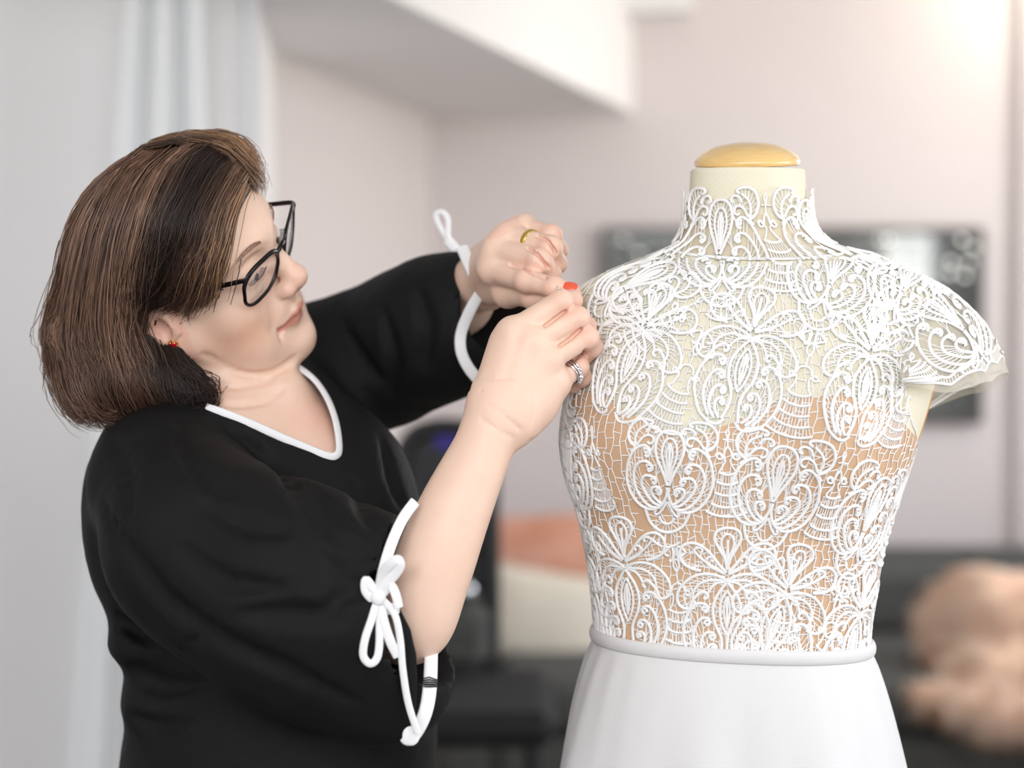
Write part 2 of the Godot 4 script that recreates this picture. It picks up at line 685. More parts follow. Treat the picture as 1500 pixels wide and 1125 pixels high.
# ---------------------------------------------------------------- the room
const BACK := -4.4
const HIGH := 2.7
func slab(a: Vector3, b: Vector3) -> MB:
	var m := MB.new()
	m.box((a + b) * 0.5, (b - a).abs() * 0.5, 0.003)
	return m
func add_slab(m: MB, a: Vector3, b: Vector3, ch := 0.003):
	m.box((a + b) * 0.5, (b - a).abs() * 0.5, ch)
func plan(pts: Array, low: float, high: float) -> MB:      # a block over an outline in plan
	var o := PackedVector3Array()
	for p: Vector2 in pts:
		o.append(Vector3(p.x, low, p.y))
	var m := MB.new()
	m.prism(o, Vector3.UP * (high - low))
	return m
func flat(p: Vector3) -> Vector2:
	return Vector2(p.x, p.z)
func build_room():
	struct("floor", "pale wooden floor of the bridal studio", slab(Vector3(-2.7, -0.12, -4.55), Vector3(2.35, 0, 3.35)), M.floor_wood)
	struct("ceiling", "white ceiling of the studio", slab(Vector3(-2.7, HIGH, -4.55), Vector3(2.35, HIGH + 0.12, 3.35)), M.ceiling_white)
	struct("wall_back", "pale mauve back wall behind the sofa", slab(Vector3(-2.7, 0, BACK - 0.12), Vector3(2.35, HIGH, BACK)), M.wall_mauve)
	var corner := at(630, 166, BACK)
	var hb := corner.y
	var jamb := on_level(402, 86, hb)
	var edge := at(372, 300, -1.7)
	var inner := at(401, 300, jamb.z + 0.1)
	struct("wall_left", "white partition wall behind the curtain", plan([Vector2(-2.6, -1.7), Vector2(edge.x, -1.7), flat(inner), Vector2(-2.6, inner.z)], 0, HIGH), M.wall_white)
	struct("wall_alcove", "pale pink alcove side wall under the lowered ceiling", plan([flat(inner) + Vector2(-0.004, -0.002), flat(corner), Vector2(corner.x - 0.1, BACK), Vector2(inner.x - 0.15, inner.z)], 0, HIGH), M.wall_mauve)
	struct("wall_far_left", "white wall at the left end of the studio", slab(Vector3(-2.72, 0, -1.8), Vector3(-2.6, HIGH, 3.35)), M.wall_white)
	# the lowered white bulkhead
	var right_end := at(927, 158, BACK)
	var front := on_level(580, 0, hb)
	var dirn := (front - right_end).normalized()
	front = right_end + dirn * ((right_end.z - -1.0) / -dirn.z)
	var m := plan([flat(corner) + Vector2(-0.1, 0), flat(right_end), flat(front), Vector2(edge.x - 0.2, -1.0), Vector2(inner.x - 0.2, inner.z)], hb, HIGH - 0.002)
	struct("trim_1", "lowered white bulkhead crossing above the alcove", m, M.bulkhead_white)
	struct("trim_2", "white edge strip on the end of the partition wall", plan([Vector2(edge.x - 0.02, -1.69), Vector2(edge.x + 0.004, -1.69), flat(inner) + Vector2(0.006, 0.12), flat(inner) + Vector2(-0.02, 0.12)], 0, HIGH - 0.01), M.trim_white)
	var a := at(905, 26, BACK)
	var b := at(1008, 26, BACK)
	struct("trim_3", "small white boxed step at the top of the back wall", slab(Vector3(a.x, a.y, BACK), Vector3(b.x, HIGH - 0.002, BACK + 0.16)), M.bulkhead_white)
	var pr := at(1487, 500, BACK)
	struct("trim_4", "beige upright strip at the right end of the back wall", slab(Vector3(pr.x, 0, BACK), Vector3(pr.x + 0.12, HIGH - 0.002, BACK + 0.05)), M.wall_mauve)
	# right wall with two windows, front wall with a high one
	var w := MB.new()
	var x0 := 2.2
	var x1 := 2.34
	for s: Array in [[BACK, -3.85, 0.0, HIGH], [-3.85, -1.95, 0.0, 1.0], [-3.85, -1.95, 2.4, HIGH], [-1.95, -0.3, 0.0, HIGH], [-0.3, 1.06, 0.0, 1.0], [-0.3, 1.06, 2.25, HIGH], [1.06, 3.32, 0.0, HIGH]]:
		add_slab(w, Vector3(x0, s[2], s[0]), Vector3(x1, s[3], s[1]), 0.0005)
	struct("wall_right", "white right wall with two daylight windows", w, M.wall_white)
	w = MB.new()
	for s: Array in [[-2.7, -1.6, 0.0, HIGH], [-1.6, 1.5, 0.0, 1.78], [-1.6, 1.5, 2.58, HIGH], [1.5, 2.34, 0.0, HIGH]]:
		add_slab(w, Vector3(s[0], s[2], 3.2), Vector3(s[1], s[3], 3.34), 0.0005)
	struct("wall_front", "white front wall with a wide high window", w, M.wall_white)
	window_frame("window_1", "tall daylight window in the right wall near the back", Vector3(2.28, 1.7, -2.9), Vector3(0, 0, 0.95), 0.7, 3)
	window_frame("window_2", "daylight window in the right wall beside the dress form", Vector3(2.28, 1.625, 0.38), Vector3(0, 0, 0.68), 0.625, 2)
	window_frame("window_3", "wide high window in the front wall", Vector3(-0.05, 2.18, 3.28), Vector3(1.55, 0, 0), 0.4, 4)
	build_curtain()
	build_print()
	build_wall_lamp()
func window_frame(called: String, label: String, mid: Vector3, half: Vector3, hh: float, lights: int):
	var root := Node3D.new()
	root.name = called
	root.position = mid
	root.set_meta("kind", "structure")
	root.set_meta("label", label)
	add_child(root, true)
	var al := half.normalized()
	var hl := half.length()
	var dep := Vector3(al.z, 0, al.x).abs() * 0.03
	var f := MB.new()
	for s: float in [-1.0, 1.0]:
		f.box(al * (hl - 0.025) * s, al.abs() * 0.025 + dep + Vector3.UP * hh)
		f.box(Vector3.UP * (hh - 0.025) * s, al.abs() * (hl - 0.051) + dep + Vector3.UP * 0.025)
	obj("window_frame", f, M.trim_white, root)
	for i in range(1, lights):
		var mu := MB.new()
		mu.box(al * (hl * (2.0 * i / lights - 1.0)), al.abs() * 0.016 + dep * 0.8 + Vector3.UP * (hh - 0.051))
		obj("mullion", mu, M.trim_white, root)
	var p := MB.new()
	p.box(Vector3.ZERO, al.abs() * (hl - 0.05) + dep * 0.1 + Vector3.UP * (hh - 0.05), 0.001)
	obj("pane", p, M.window_glass, root)
func build_curtain():
	var t := thing("curtain", "pale grey-white curtain hanging in folds beside the partition", "curtain", Vector3(-0.6, 0.02, -1.52))
	for s in 2:
		var rows := []
		for j in 46:
			var f := j / 45.0
			var y := lerpf(2.45, 0.02, f)
			var row := PackedVector3Array()
			var spread := clampf((2.0 - y) / 1.0, 0.0, 2.2)
			var xl := lerpf(-0.632, -0.72, spread)
			var xr := -0.515 + 0.02 * spread
			for i in 72:
				var u := i / 71.0
				var fold := sin(u * 15.0 + 0.6 + 0.25 * sin(y * 1.3)) * 0.020 + sin(u * 31.0 + 1.0 + y * 0.5) * 0.007
				row.append(Vector3(lerpf(xl, xr, u + 0.012 * sin(u * 15.0)), y, -1.52 + fold * (0.8 + 0.2 * spread) - 0.004 * s))
			rows.append(row)
		if s == 0:
			curtain_rows = rows
		else:
			var m := MB.new()
			m.grid(curtain_rows)
			m.grid(rows)
			for k in [0, 71]:
				var e := []
				for j in 46:
					e.append(PackedVector3Array([curtain_rows[j][k], rows[j][k]]))
				m.grid(e)
			part("fabric", m, M.curtain, t)
	var r := MB.new()
	r.tube(PackedVector3Array([Vector3(-1.1, 2.47, -1.52), Vector3(-0.47, 2.47, -1.52)]), 0.012, 12)
	part("rail", r, M.chrome, t)
var curtain_rows := []
func build_print():
	var lo := at(880, 620, BACK + 0.03)
	var hi := at(1441, 334, BACK + 0.03)
	var mid := (lo + hi) * 0.5
	var hw := (hi.x - lo.x) * 0.5
	var hh := (hi.y - lo.y) * 0.5
	var t := thing("framed_print", "wide dark grey glossy framed print on the back wall, window glare on its glass", "picture", mid)
	var f := MB.new()
	for s: float in [-1.0, 1.0]:
		f.box(Vector3(s * (hw - 0.008), 0, 0), Vector3(0.008, hh, 0.014), 0.003)
		f.box(Vector3(0, s * (hh - 0.008), 0), Vector3(hw - 0.0161, 0.008, 0.014), 0.003)
	obj("picture_frame", f, M.frame_dark, t)
	var p := MB.new()
	p.box(Vector3(0, 0, -0.006), Vector3(hw - 0.015, hh - 0.015, 0.006), 0.001)
	obj("print", p, M.glass_print, t)
	# small mirror discs added on the print to make its blurred glints
	var rng := RandomNumberGenerator.new()
	rng.seed = 4
	for q: Vector2 in [Vector2(1300, 352), Vector2(1408, 352), Vector2(1418, 385), Vector2(1392, 384), Vector2(1412, 405), Vector2(1286, 350), Vector2(1425, 362), Vector2(912, 352), Vector2(935, 372), Vector2(1390, 400)]:
		var d := MB.new()
		var pr := PackedVector2Array([Vector2(0.0001, 0.004), Vector2(0.006, 0.0035), Vector2(0.011, 0.002), Vector2(0.0125, 0.0)])
		d.lathe(pr, Vector3.ZERO, 20)
		var o := obj("added_glint_disc", d, M.added_glint, t)
		o.position = at(q.x, q.y, BACK + 0.03) - mid + Vector3(0, 0, 0.001)
		o.rotation = Vector3(PI / 2 + rng.randf_range(-0.1, 0.1), 0, rng.randf_range(-0.1, 0.1))
func build_wall_lamp():
	var p := at(1560, -60, BACK + 0.2)
	var t := thing("wall_lamp", "glowing round wall lamp above the right end of the sofa", "lamp", p)
	var m := MB.new()
	var pr := PackedVector2Array()
	for i in 17:
		pr.append(Vector2(maxf(sin(PI * i / 16.0), 0.001), cos(PI * i / 16.0)) * 0.1)
	m.lathe(pr, Vector3.ZERO, 32)
	obj("globe", m, M.lamp_glow, t)
	m = MB.new()
	m.tube(PackedVector3Array([Vector3(0, 0, -0.09), Vector3(0, 0, -0.19)]), 0.014, 12)
	m.box(Vector3(0, 0, -0.19), Vector3(0.05, 0.07, 0.008))
	obj("bracket", m, M.chrome, t)
	var l := OmniLight3D.new()
	l.name = "wall_lamp_light"
	l.light_energy = 0.12
	l.light_color = Color(1, 0.95, 0.88)
	l.light_size = 0.1
	l.omni_range = 9.0
	l.omni_attenuation = 2.0
	l.shadow_enabled = true
	l.position = Vector3(0, 0, 0.0)
	t.add_child(l)

# ---------------------------------------------------------------- sofa, cushions, chair
func pillow(w: float, h: float, d: float, pinch := 0.06, sd := 1) -> MB:     # stands upright in its own frame, its middle at the origin
	var m := MB.new()
	var nz := FastNoiseLite.new()
	nz.seed = sd
	nz.frequency = 6.0
	for s: float in [1.0, -1.0]:
		var rows := []
		for j in 25:
			var row := PackedVector3Array()
			for i in 25:
				var u := i / 12.0 - 1.0
				var v := j / 12.0 - 1.0
				var k := 1.0 - pinch * (1.0 - v * v)
				var k2 := 1.0 - pinch * (1.0 - u * u)
				var puff := pow(maxf((1.0 - u * u) * (1.0 - v * v), 0.0), 0.42)
				var z := s * d * puff * (1.0 + 0.25 * nz.get_noise_2d(u, v + 3.0 * s))
				row.append(Vector3(u * w * k, v * h * k2, z))
			rows.append(row)
		m.grid(rows)
	var pipe := []
	for i in 100:
		var a := i / 25.0
		var e := int(a)
		var f := (a - e) * 2.0 - 1.0
		var u: float = [f, 1.0, -f, -1.0][e]
		var v: float = [-1.0, f, 1.0, -f][e]
		pipe.append(Vector3(u * w * (1.0 - pinch * (1.0 - v * v)), v * h * (1.0 - pinch * (1.0 - u * u)), 0))
	m.tube(PackedVector3Array(pipe), 0.004, 6, false, true)
	return m
func build_furniture():
	var t := thing("sofa", "dark grey fabric sofa along the back wall", "sofa", Vector3(0.98, 0, -3.8))
	var soft := func(mid: Vector3, half: Vector3, r: float) -> MB:
		var m := MB.new()
		m.box(mid, half, r)
		m.smooth_normals()
		return m
	part("base", soft.call(Vector3(0.98, 0.19, -3.72), Vector3(1.02, 0.11, 0.44), 0.02), M.sofa_grey, t)
	for i in 3:
		part("seat_cushion", soft.call(Vector3(0.30 + 0.68 * i, 0.385, -3.62), Vector3(0.337, 0.07, 0.36), 0.03), M.sofa_grey, t)
		part("back_cushion", soft.call(Vector3(0.30 + 0.68 * i, 0.54, -4.08), Vector3(0.337, 0.11, 0.09), 0.04), M.sofa_grey, t)
	part("backrest", soft.call(Vector3(0.98, 0.38, -4.26), Vector3(1.02, 0.28, 0.09), 0.03), M.sofa_grey, t)
	for s: float in [-1.0, 1.0]:
		part("armrest", soft.call(Vector3(0.98 + 1.10 * s, 0.31, -3.75), Vector3(0.08, 0.23, 0.48), 0.04), M.sofa_grey, t)
		for z: float in [-3.4, -4.15]:
			part("leg", soft.call(Vector3(0.98 + 1.05 * s, 0.04, z), Vector3(0.03, 0.04, 0.03), 0.004), M.sofa_dark, t)
	# cushions
	place_cushion("cushion", "rust and pink cushion leaning on the sofa behind the cream one", at(806, 822, -3.98), pillow(0.19, 0.14, 0.06, 0.05, 2), M.cushion_rust, -0.35, 0.06)
	place_cushion("cushion", "cream cushion propped in front of the rust cushion on the sofa", at(808, 914, -3.72), pillow(0.18, 0.145, 0.055, 0.05, 5), M.cushion_cream, -0.3, -0.16)
	build_fur()
	build_chair()
func place_cushion(called: String, label: String, p: Vector3, m: MB, material: Material, lean: float, roll: float):
	var t := thing(called, label, "cushion", p, "")
	t.rotation = Vector3(lean, 0.05, roll)
	obj("cover", m, material, t)
func build_fur():
	var p := at(1428, 945, -3.42)
	var t := thing("fluffy_cushion", "large fluffy peach fur cushion slumped on the right of the sofa", "cushion", p)
	var f := Field.new()
	f.ell(Vector3(0.03, 0.03, -0.05), Vector3(0.165, 0.155, 0.10), Basis.IDENTITY, 0.05)
	f.ell(Vector3(0.05, -0.06, 0.06), Vector3(0.17, 0.10, 0.15), Basis.IDENTITY, 0.06)
	f.chain([Vector3(-0.165, -0.10, 0.17), Vector3(0.0, -0.135, 0.22), Vector3(0.2, -0.175, 0.24)], [0.036, 0.046, 0.05], 0.06)
	f.cap(Vector3(0.05, 0.08, 0), Vector3(0.2, 0.05, 0.0), 0.1, 0.1, 0.05)
	var m := f.net(0.014)
	var rng := RandomNumberGenerator.new()
	rng.seed = 12
	var nz := FastNoiseLite.new()
	nz.seed = 3
	nz.frequency = 9.0
	for i in m.v.size():
		m.c[i] = srgb(255, 220, 190)
	obj("cushion_body", m, M.fur_peach, t)
	var hair := MB.new()
	for i in m.v.size():
		for k in 2:
			var n0 := m.n[i]
			var q := m.v[i] + Vector3(rng.randf_range(-1, 1), rng.randf_range(-1, 1), rng.randf_range(-1, 1)) * 0.008
			var sw := Vector3(nz.get_noise_3dv(q * 1.0), nz.get_noise_3dv(q * 1.0 + Vector3(5, 0, 0)) - 0.3, nz.get_noise_3dv(q + Vector3(0, 7, 0)))
			var d := (n0 * 0.7 + sw * 1.6).normalized()
			var e := (n0 * 0.2 + sw * 1.8 + Vector3.DOWN * 0.3).normalized()
			var l := rng.randf_range(0.03, 0.055)
			var w := d.cross(Vector3(rng.randf(), rng.randf(), rng.randf())).normalized() * 0.0022
			var tone := rng.randf()
			hair.tint = srgb(255, 226, 198).lerp(srgb(255, 242, 226), tone)
			var s0 := hair.v.size()
			hair.vert(q - w, n0); hair.vert(q + w, n0)
			hair.vert(q + d * l * 0.55 - w * 0.8, n0); hair.vert(q + d * l * 0.55 + w * 0.8, n0)
			hair.vert(q + d * l * 0.55 + e * l * 0.5, n0)
			hair.quad(s0, s0 + 1, s0 + 3, s0 + 2)
			hair.tri(s0 + 2, s0 + 3, s0 + 4)
	obj("fur", hair, M.fur_peach, t).set_meta("kind", "stuff")
func build_chair():
	var z := -2.3
	var t := thing("high_backed_chair", "black high-backed chair with rounded top in front of the sofa", "chair", at(670, 980, z) * Vector3(1, 0, 1))
	var m := MB.new()
	var pts := []
	for q: Vector2 in [Vector2(590, 985), Vector2(590, 800), Vector2(591, 680), Vector2(603, 642), Vector2(632, 628), Vector2(672, 628), Vector2(702, 642), Vector2(716, 680), Vector2(718, 800), Vector2(718, 985)]:
		pts.append(at(q.x, q.y, z))
	var path := spline(pts, 6)
	m.sweep(path, PackedVector3Array([Vector3.BACK]), PackedFloat32Array([0.021]), PackedFloat32Array([0.03]), 12)
	part("back_frame", m, M.chair_black, t)
	m = MB.new()
	m.box(at(654, 720, z), Vector3(0.085, 0.125, 0.012), 0.012)
	part("back_panel", m, M.chair_gloss, t)
	m = MB.new()
	m.box(at(656, 648, z + 0.015), Vector3(0.026, 0.014, 0.006), 0.004)  # violet box standing in for a reflected glimmer on the chair
	part("glimmer_patch", m, M.painted_glimmer, t, "violet patch painted for a glimmer of light")
	m = MB.new()
	m.box(at(655, 835, z), Vector3(0.085, 0.045, 0.02), 0.012)
	part("lumbar_bar", m, M.chair_black, t)
	m = MB.new()
	var prof := PackedVector2Array()
	for i in 13:
		prof.append(Vector2(maxf(sin(PI * i / 12.0), 0.001), cos(PI * i / 12.0)) * 0.024)
	m.lathe(prof, at(680, 866, z + 0.07), 24)
	part("knob", m, M.chrome, t)
	var sy := at(655, 985, z + 0.2).y
	m = MB.new()
	m.box(at(668, 930, z + 0.06), Vector3(0.07, 0.07, 0.05), 0.03)
	m.smooth_normals()
	part("arm_pad", m, M.sofa_grey, t)
	m = MB.new()
	var s := at(655, 985, z)
	m.box(Vector3(s.x, s.y - 0.03, z + 0.2), Vector3(0.22, 0.035, 0.24), 0.03)
	m.smooth_normals()
	part("seat", m, M.sofa_dark, t)
	for sx: float in [-1.0, 1.0]:
		for sz: float in [-0.01, 0.4]:
			m = MB.new()
			m.tube(PackedVector3Array([Vector3(s.x + sx * 0.17, s.y - 0.05, z + sz), Vector3(s.x + sx * 0.2, 0.0, z + sz)]), 0.016, 10)
			part("leg", m, M.chair_black, t)

# ---------------------------------------------------------------- the dress form: a row of sections (frame height, left and right edge, depth in front and behind, in metres)
const FORM_Z := -0.005
var fy := PackedFloat32Array()
var fl := PackedFloat32Array()
var fr := PackedFloat32Array()
var ff := PackedFloat32Array()
var fb := PackedFloat32Array()
func form_table():
	for q in [[252, 1012, 1178, 44, 58], [290, 1010, 1181, 45, 59], [325, 1007, 1186, 47, 60], [345, 1001, 1198, 51, 62], [358, 990, 1216, 56, 64], [370, 962, 1254, 62, 66], [384, 926, 1300, 68, 70],
			[402, 882, 1345, 77, 76], [422, 852, 1368, 85, 82], [445, 840, 1378, 91, 87], [485, 840, 1378, 99, 92], [540, 838, 1370, 108, 95], [590, 831, 1357, 114, 94], [625, 826, 1346, 116, 92],
			[655, 825, 1336, 115, 90], [700, 833, 1321, 109, 87], [745, 848, 1306, 102, 84], [800, 861, 1290, 96, 82], [855, 869, 1279, 92, 81], [905, 874, 1271, 90, 81], [945, 876, 1268, 91, 82], [1010, 868, 1276, 96, 88], [1125, 850, 1296, 110, 104]]:
		var a := at(q[1], q[0], FORM_Z)
		var b := at(q[2], q[0], FORM_Z)
		fy.append(a.y); fl.append(a.x); fr.append(b.x); ff.append(q[3] * 0.001); fb.append(q[4] * 0.001)
func row_at(y: float) -> Vector4:                       # left, right, front, back
	var n := fy.size()
	if y >= fy[0]:
		return Vector4(fl[0], fr[0], ff[0], fb[0])
	if y <= fy[n - 1]:
		return Vector4(fl[n - 1], fr[n - 1], ff[n - 1], fb[n - 1])
	var i := 0
	while fy[i + 1] > y:
		i += 1
	var t := (fy[i] - y) / (fy[i] - fy[i + 1])
	var h := maxi(i - 1, 0)
	var j := mini(i + 2, n - 1)
	# slopes for unequal spacing
	var d := fy[i] - fy[i + 1]
	var ka := d / maxf(fy[h] - fy[i + 1], 1e-6)
	var kb := d / maxf(fy[i] - fy[j], 1e-6)
	var t2 := t * t
	var t3 := t2 * t
	var h00 := 2.0 * t3 - 3.0 * t2 + 1.0
	var h10 := (t3 - 2.0 * t2 + t) * ka
	var h01 := 3.0 * t2 - 2.0 * t3
	var h11 := (t3 - t2) * kb
	return Vector4(
		h00 * fl[i] + h01 * fl[i + 1] + h10 * (fl[i + 1] - fl[h]) + h11 * (fl[j] - fl[i]),
		h00 * fr[i] + h01 * fr[i + 1] + h10 * (fr[i + 1] - fr[h]) + h11 * (fr[j] - fr[i]),
		h00 * ff[i] + h01 * ff[i + 1] + h10 * (ff[i + 1] - ff[h]) + h11 * (ff[j] - ff[i]),
		h00 * fb[i] + h01 * fb[i + 1] + h10 * (fb[i + 1] - fb[h]) + h11 * (fb[j] - fb[i]))
const BUST_Y := 1.325
func form_value(p: Vector3) -> float:                   # about the distance from the surface of the form
	var r := row_at(p.y)
	var hw := (r.y - r.x) * 0.5
	var dx := absf(p.x - (r.x + r.y) * 0.5) / hw
	var dz := p.z - FORM_Z
	var dep := r.z
	if dz < 0.0:
		dep = r.w
		dz = -dz
	else:
		dep += bust(p.x, p.y)
	dz /= dep
	return (pow(pow(dx, 2.3) + pow(dz, 2.3), 0.43478) - 1.0) * minf(hw, dep)
func bust(x: float, y: float) -> float:
	var v := y - BUST_Y
	var e := exp(-v * v / 0.0042)
	if e < 0.01:
		return 0.0
	var a := x - 0.118
	var b := x - 0.288
	return 0.016 * e * (exp(-a * a / 0.0032) + exp(-b * b / 0.0032) - 0.25)
func form_grad(p: Vector3) -> Vector3:
	const E := 0.0008
	var f := form_value(p)
	return Vector3(form_value(p + Vector3(E, 0, 0)) - f, form_value(p + Vector3(0, E, 0)) - f, form_value(p + Vector3(0, 0, E)) - f) / E
func form_onto(p: Vector3, steps := 3) -> Array:         # the nearest place on the form and its normal
	var g := Vector3.UP
	for i in steps:
		g = form_grad(p)
		p -= g * (form_value(p) / maxf(g.length_squared(), 0.05))
	return [p, g.normalized()]
func form_hit(px: float, py: float) -> Vector3:          # where the form is seen at this point of the frame
	var r := ray(px, py)
	var t := 1.7
	var last := t
	while t < 2.1:
		if form_value(EYE + r * t) < 0.0:
			var a := last
			var b := t
			for i in 12:
				var m := (a + b) * 0.5
				if form_value(EYE + r * m) < 0.0:
					b = m
				else:
					a = m
			return EYE + r * b
		last = t
		t += 0.004
	return form_onto(at(px, py, FORM_Z))[0]
func form_section(y: float, seg: int, off := 0.0) -> PackedVector3Array:
	var r := row_at(y)
	var o := PackedVector3Array()
	for k in seg:
		var a := TAU * k / seg
		var cx := cos(a)
		var cz := sin(a)
		var hw := (r.y - r.x) * 0.5
		var x := (r.x + r.y) * 0.5 + signf(cx) * pow(absf(cx), 0.8696) * (hw + off)
		var dep := (r.z + bust(x, y) if cz > 0.0 else r.w) + off
		o.append(Vector3(x, y, FORM_Z + signf(cz) * pow(absf(cz), 0.8696) * dep))
	return o
func build_dress_form():
	form_table()
	var base := Vector3((fl[18] + fr[18]) * 0.5, 0, FORM_Z)
	var t := thing("dress_form", "cream jersey dress form with a wooden neck cap under the lace dress", "dress form", base)
	var rows := []
	for j in 181:
		rows.append(form_section(lerpf(fy[0] + 0.001, fy[fy.size() - 1], j / 180.0), 120))
	# the rolled top edge of the neck
	var top: PackedVector3Array = rows[0]
	var mid := Vector3.ZERO
	for p in top:
		mid += p / top.size()
	for q: Vector2 in [Vector2(0.97, 0.0012), Vector2(0.88, 0.0016), Vector2(0.01, 0.0016)]:
		var row := PackedVector3Array()
		for p in top:
			row.append(mid + (p - mid) * q.x + Vector3.UP * q.y)
		rows.push_front(row)
	var m := MB.new()
	m.grid(rows, true)
	part("torso", m, M.form_jersey, t)
	# neck cap: a shallow turned dome
	var cl := at(1018, 249, FORM_Z)
	var cr := at(1173, 246, FORM_Z)
	var ct := at(1095, 212, FORM_Z)
	var cm := (cl + cr) * 0.5
	var rad := (cr.x - cl.x) * 0.5
	var hi := ct.y - cm.y
	var prof := PackedVector2Array([Vector2(0.001, 0.0), Vector2(rad * 0.96, 0.0), Vector2(rad * 0.99, 0.0008), Vector2(rad, 0.003)])
	for i in range(1, 21):
		var a := PI * 0.5 * i / 20.0
		prof.append(Vector2(maxf(rad * pow(cos(a), 0.9), 0.0005), 0.003 + (hi - 0.003) * pow(sin(a), 1.12)))
	m = MB.new()
	m.lathe(prof, Vector3.ZERO, 64)
	var cap := obj("neck_cap", m, M.cap_wood, t)
	cap.set_meta("label", "varnished wooden neck cap")
	cap.position = Vector3(cm.x, cm.y + 0.0028, FORM_Z - 0.006) - base
	cap.rotation = Vector3(0.075, 0, 0.019)
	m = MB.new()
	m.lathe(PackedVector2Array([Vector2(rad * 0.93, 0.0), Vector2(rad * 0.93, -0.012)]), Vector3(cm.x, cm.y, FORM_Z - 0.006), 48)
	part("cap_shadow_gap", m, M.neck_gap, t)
	m = MB.new()
	m.tube(PackedVector3Array([Vector3(base.x, 0.9, FORM_Z), Vector3(base.x, 0.03, FORM_Z)]), 0.016, 16)
	part("pole", m, M.chrome, t)
	m = MB.new()
	m.lathe(PackedVector2Array([Vector2(0.001, 0.03), Vector2(0.03, 0.03), Vector2(0.17, 0.012), Vector2(0.18, 0.004), Vector2(0.18, 0.0)]), base, 40)
	part("foot", m, M.cap_wood, t)

# ---------------------------------------------------------------- the lace: motifs drawn in a plane (units of about a tenth of a millimetre) as cords and fine bars, then laid on a surface
const LU := 0.0001098
class Stroke:
	var p: PackedVector2Array
	var w := 1.0
	var up := 1.0
var lace_lily: Array[Stroke] = []
var lace_lotus: Array[Stroke] = []
func cord(list: Array[Stroke], xy: Array, w: float, mirror := 0, per := 4) -> PackedVector2Array:
	var q := PackedVector2Array()
	for i in range(0, xy.size(), 2):
		q.append(Vector2(xy[i], xy[i + 1]))
	q = spline2(q, per)
	var s := Stroke.new()
	s.p = q
	s.w = w
	list.append(s)
	if mirror:
		var t := Stroke.new()
		for v in q:
			t.p.append(Vector2(-v.x, v.y))
		t.w = w
		list.append(t)
	return q
func bars(list: Array[Stroke], a: PackedVector2Array, b: PackedVector2Array, n: int, mirror := 0, w := 3.6, f0 := 0.03, f1 := 0.97):
	var p := resample(a, 60)
	var q := resample(b, 60)
	n = maxi(2, int(ceil(n * 0.78)))
	for i in n:
		var f := lerpf(f0, f1, (i + 0.5) / n) * 59.0
		var k := int(f)
		var u := p[k].lerp(p[mini(k + 1, 59)], f - k)
		var v := q[k].lerp(q[mini(k + 1, 59)], f - k)
		for s in (2 if mirror else 1):
			var t := Stroke.new()
			var sx := 1.0 if s == 0 else -1.0
			for j in 3:
				var m := u.lerp(v, j / 2.0)
				t.p.append(Vector2(m.x * sx, m.y))
			t.w = w
			t.up = 0.55
			list.append(t)
func whorl(list: Array[Stroke], x: float, y: float, r: float, from: float, turn: float, w: float, mirror := 0):   # a curled end
	var a := []
	for i in 9:
		var f := i / 8.0
		var g := from + turn * f
		var rr := r * (1.0 - 0.62 * f)
		a.append(x + cos(g) * rr)
		a.append(y + sin(g) * rr)
	cord(list, a, w, mirror, 2)
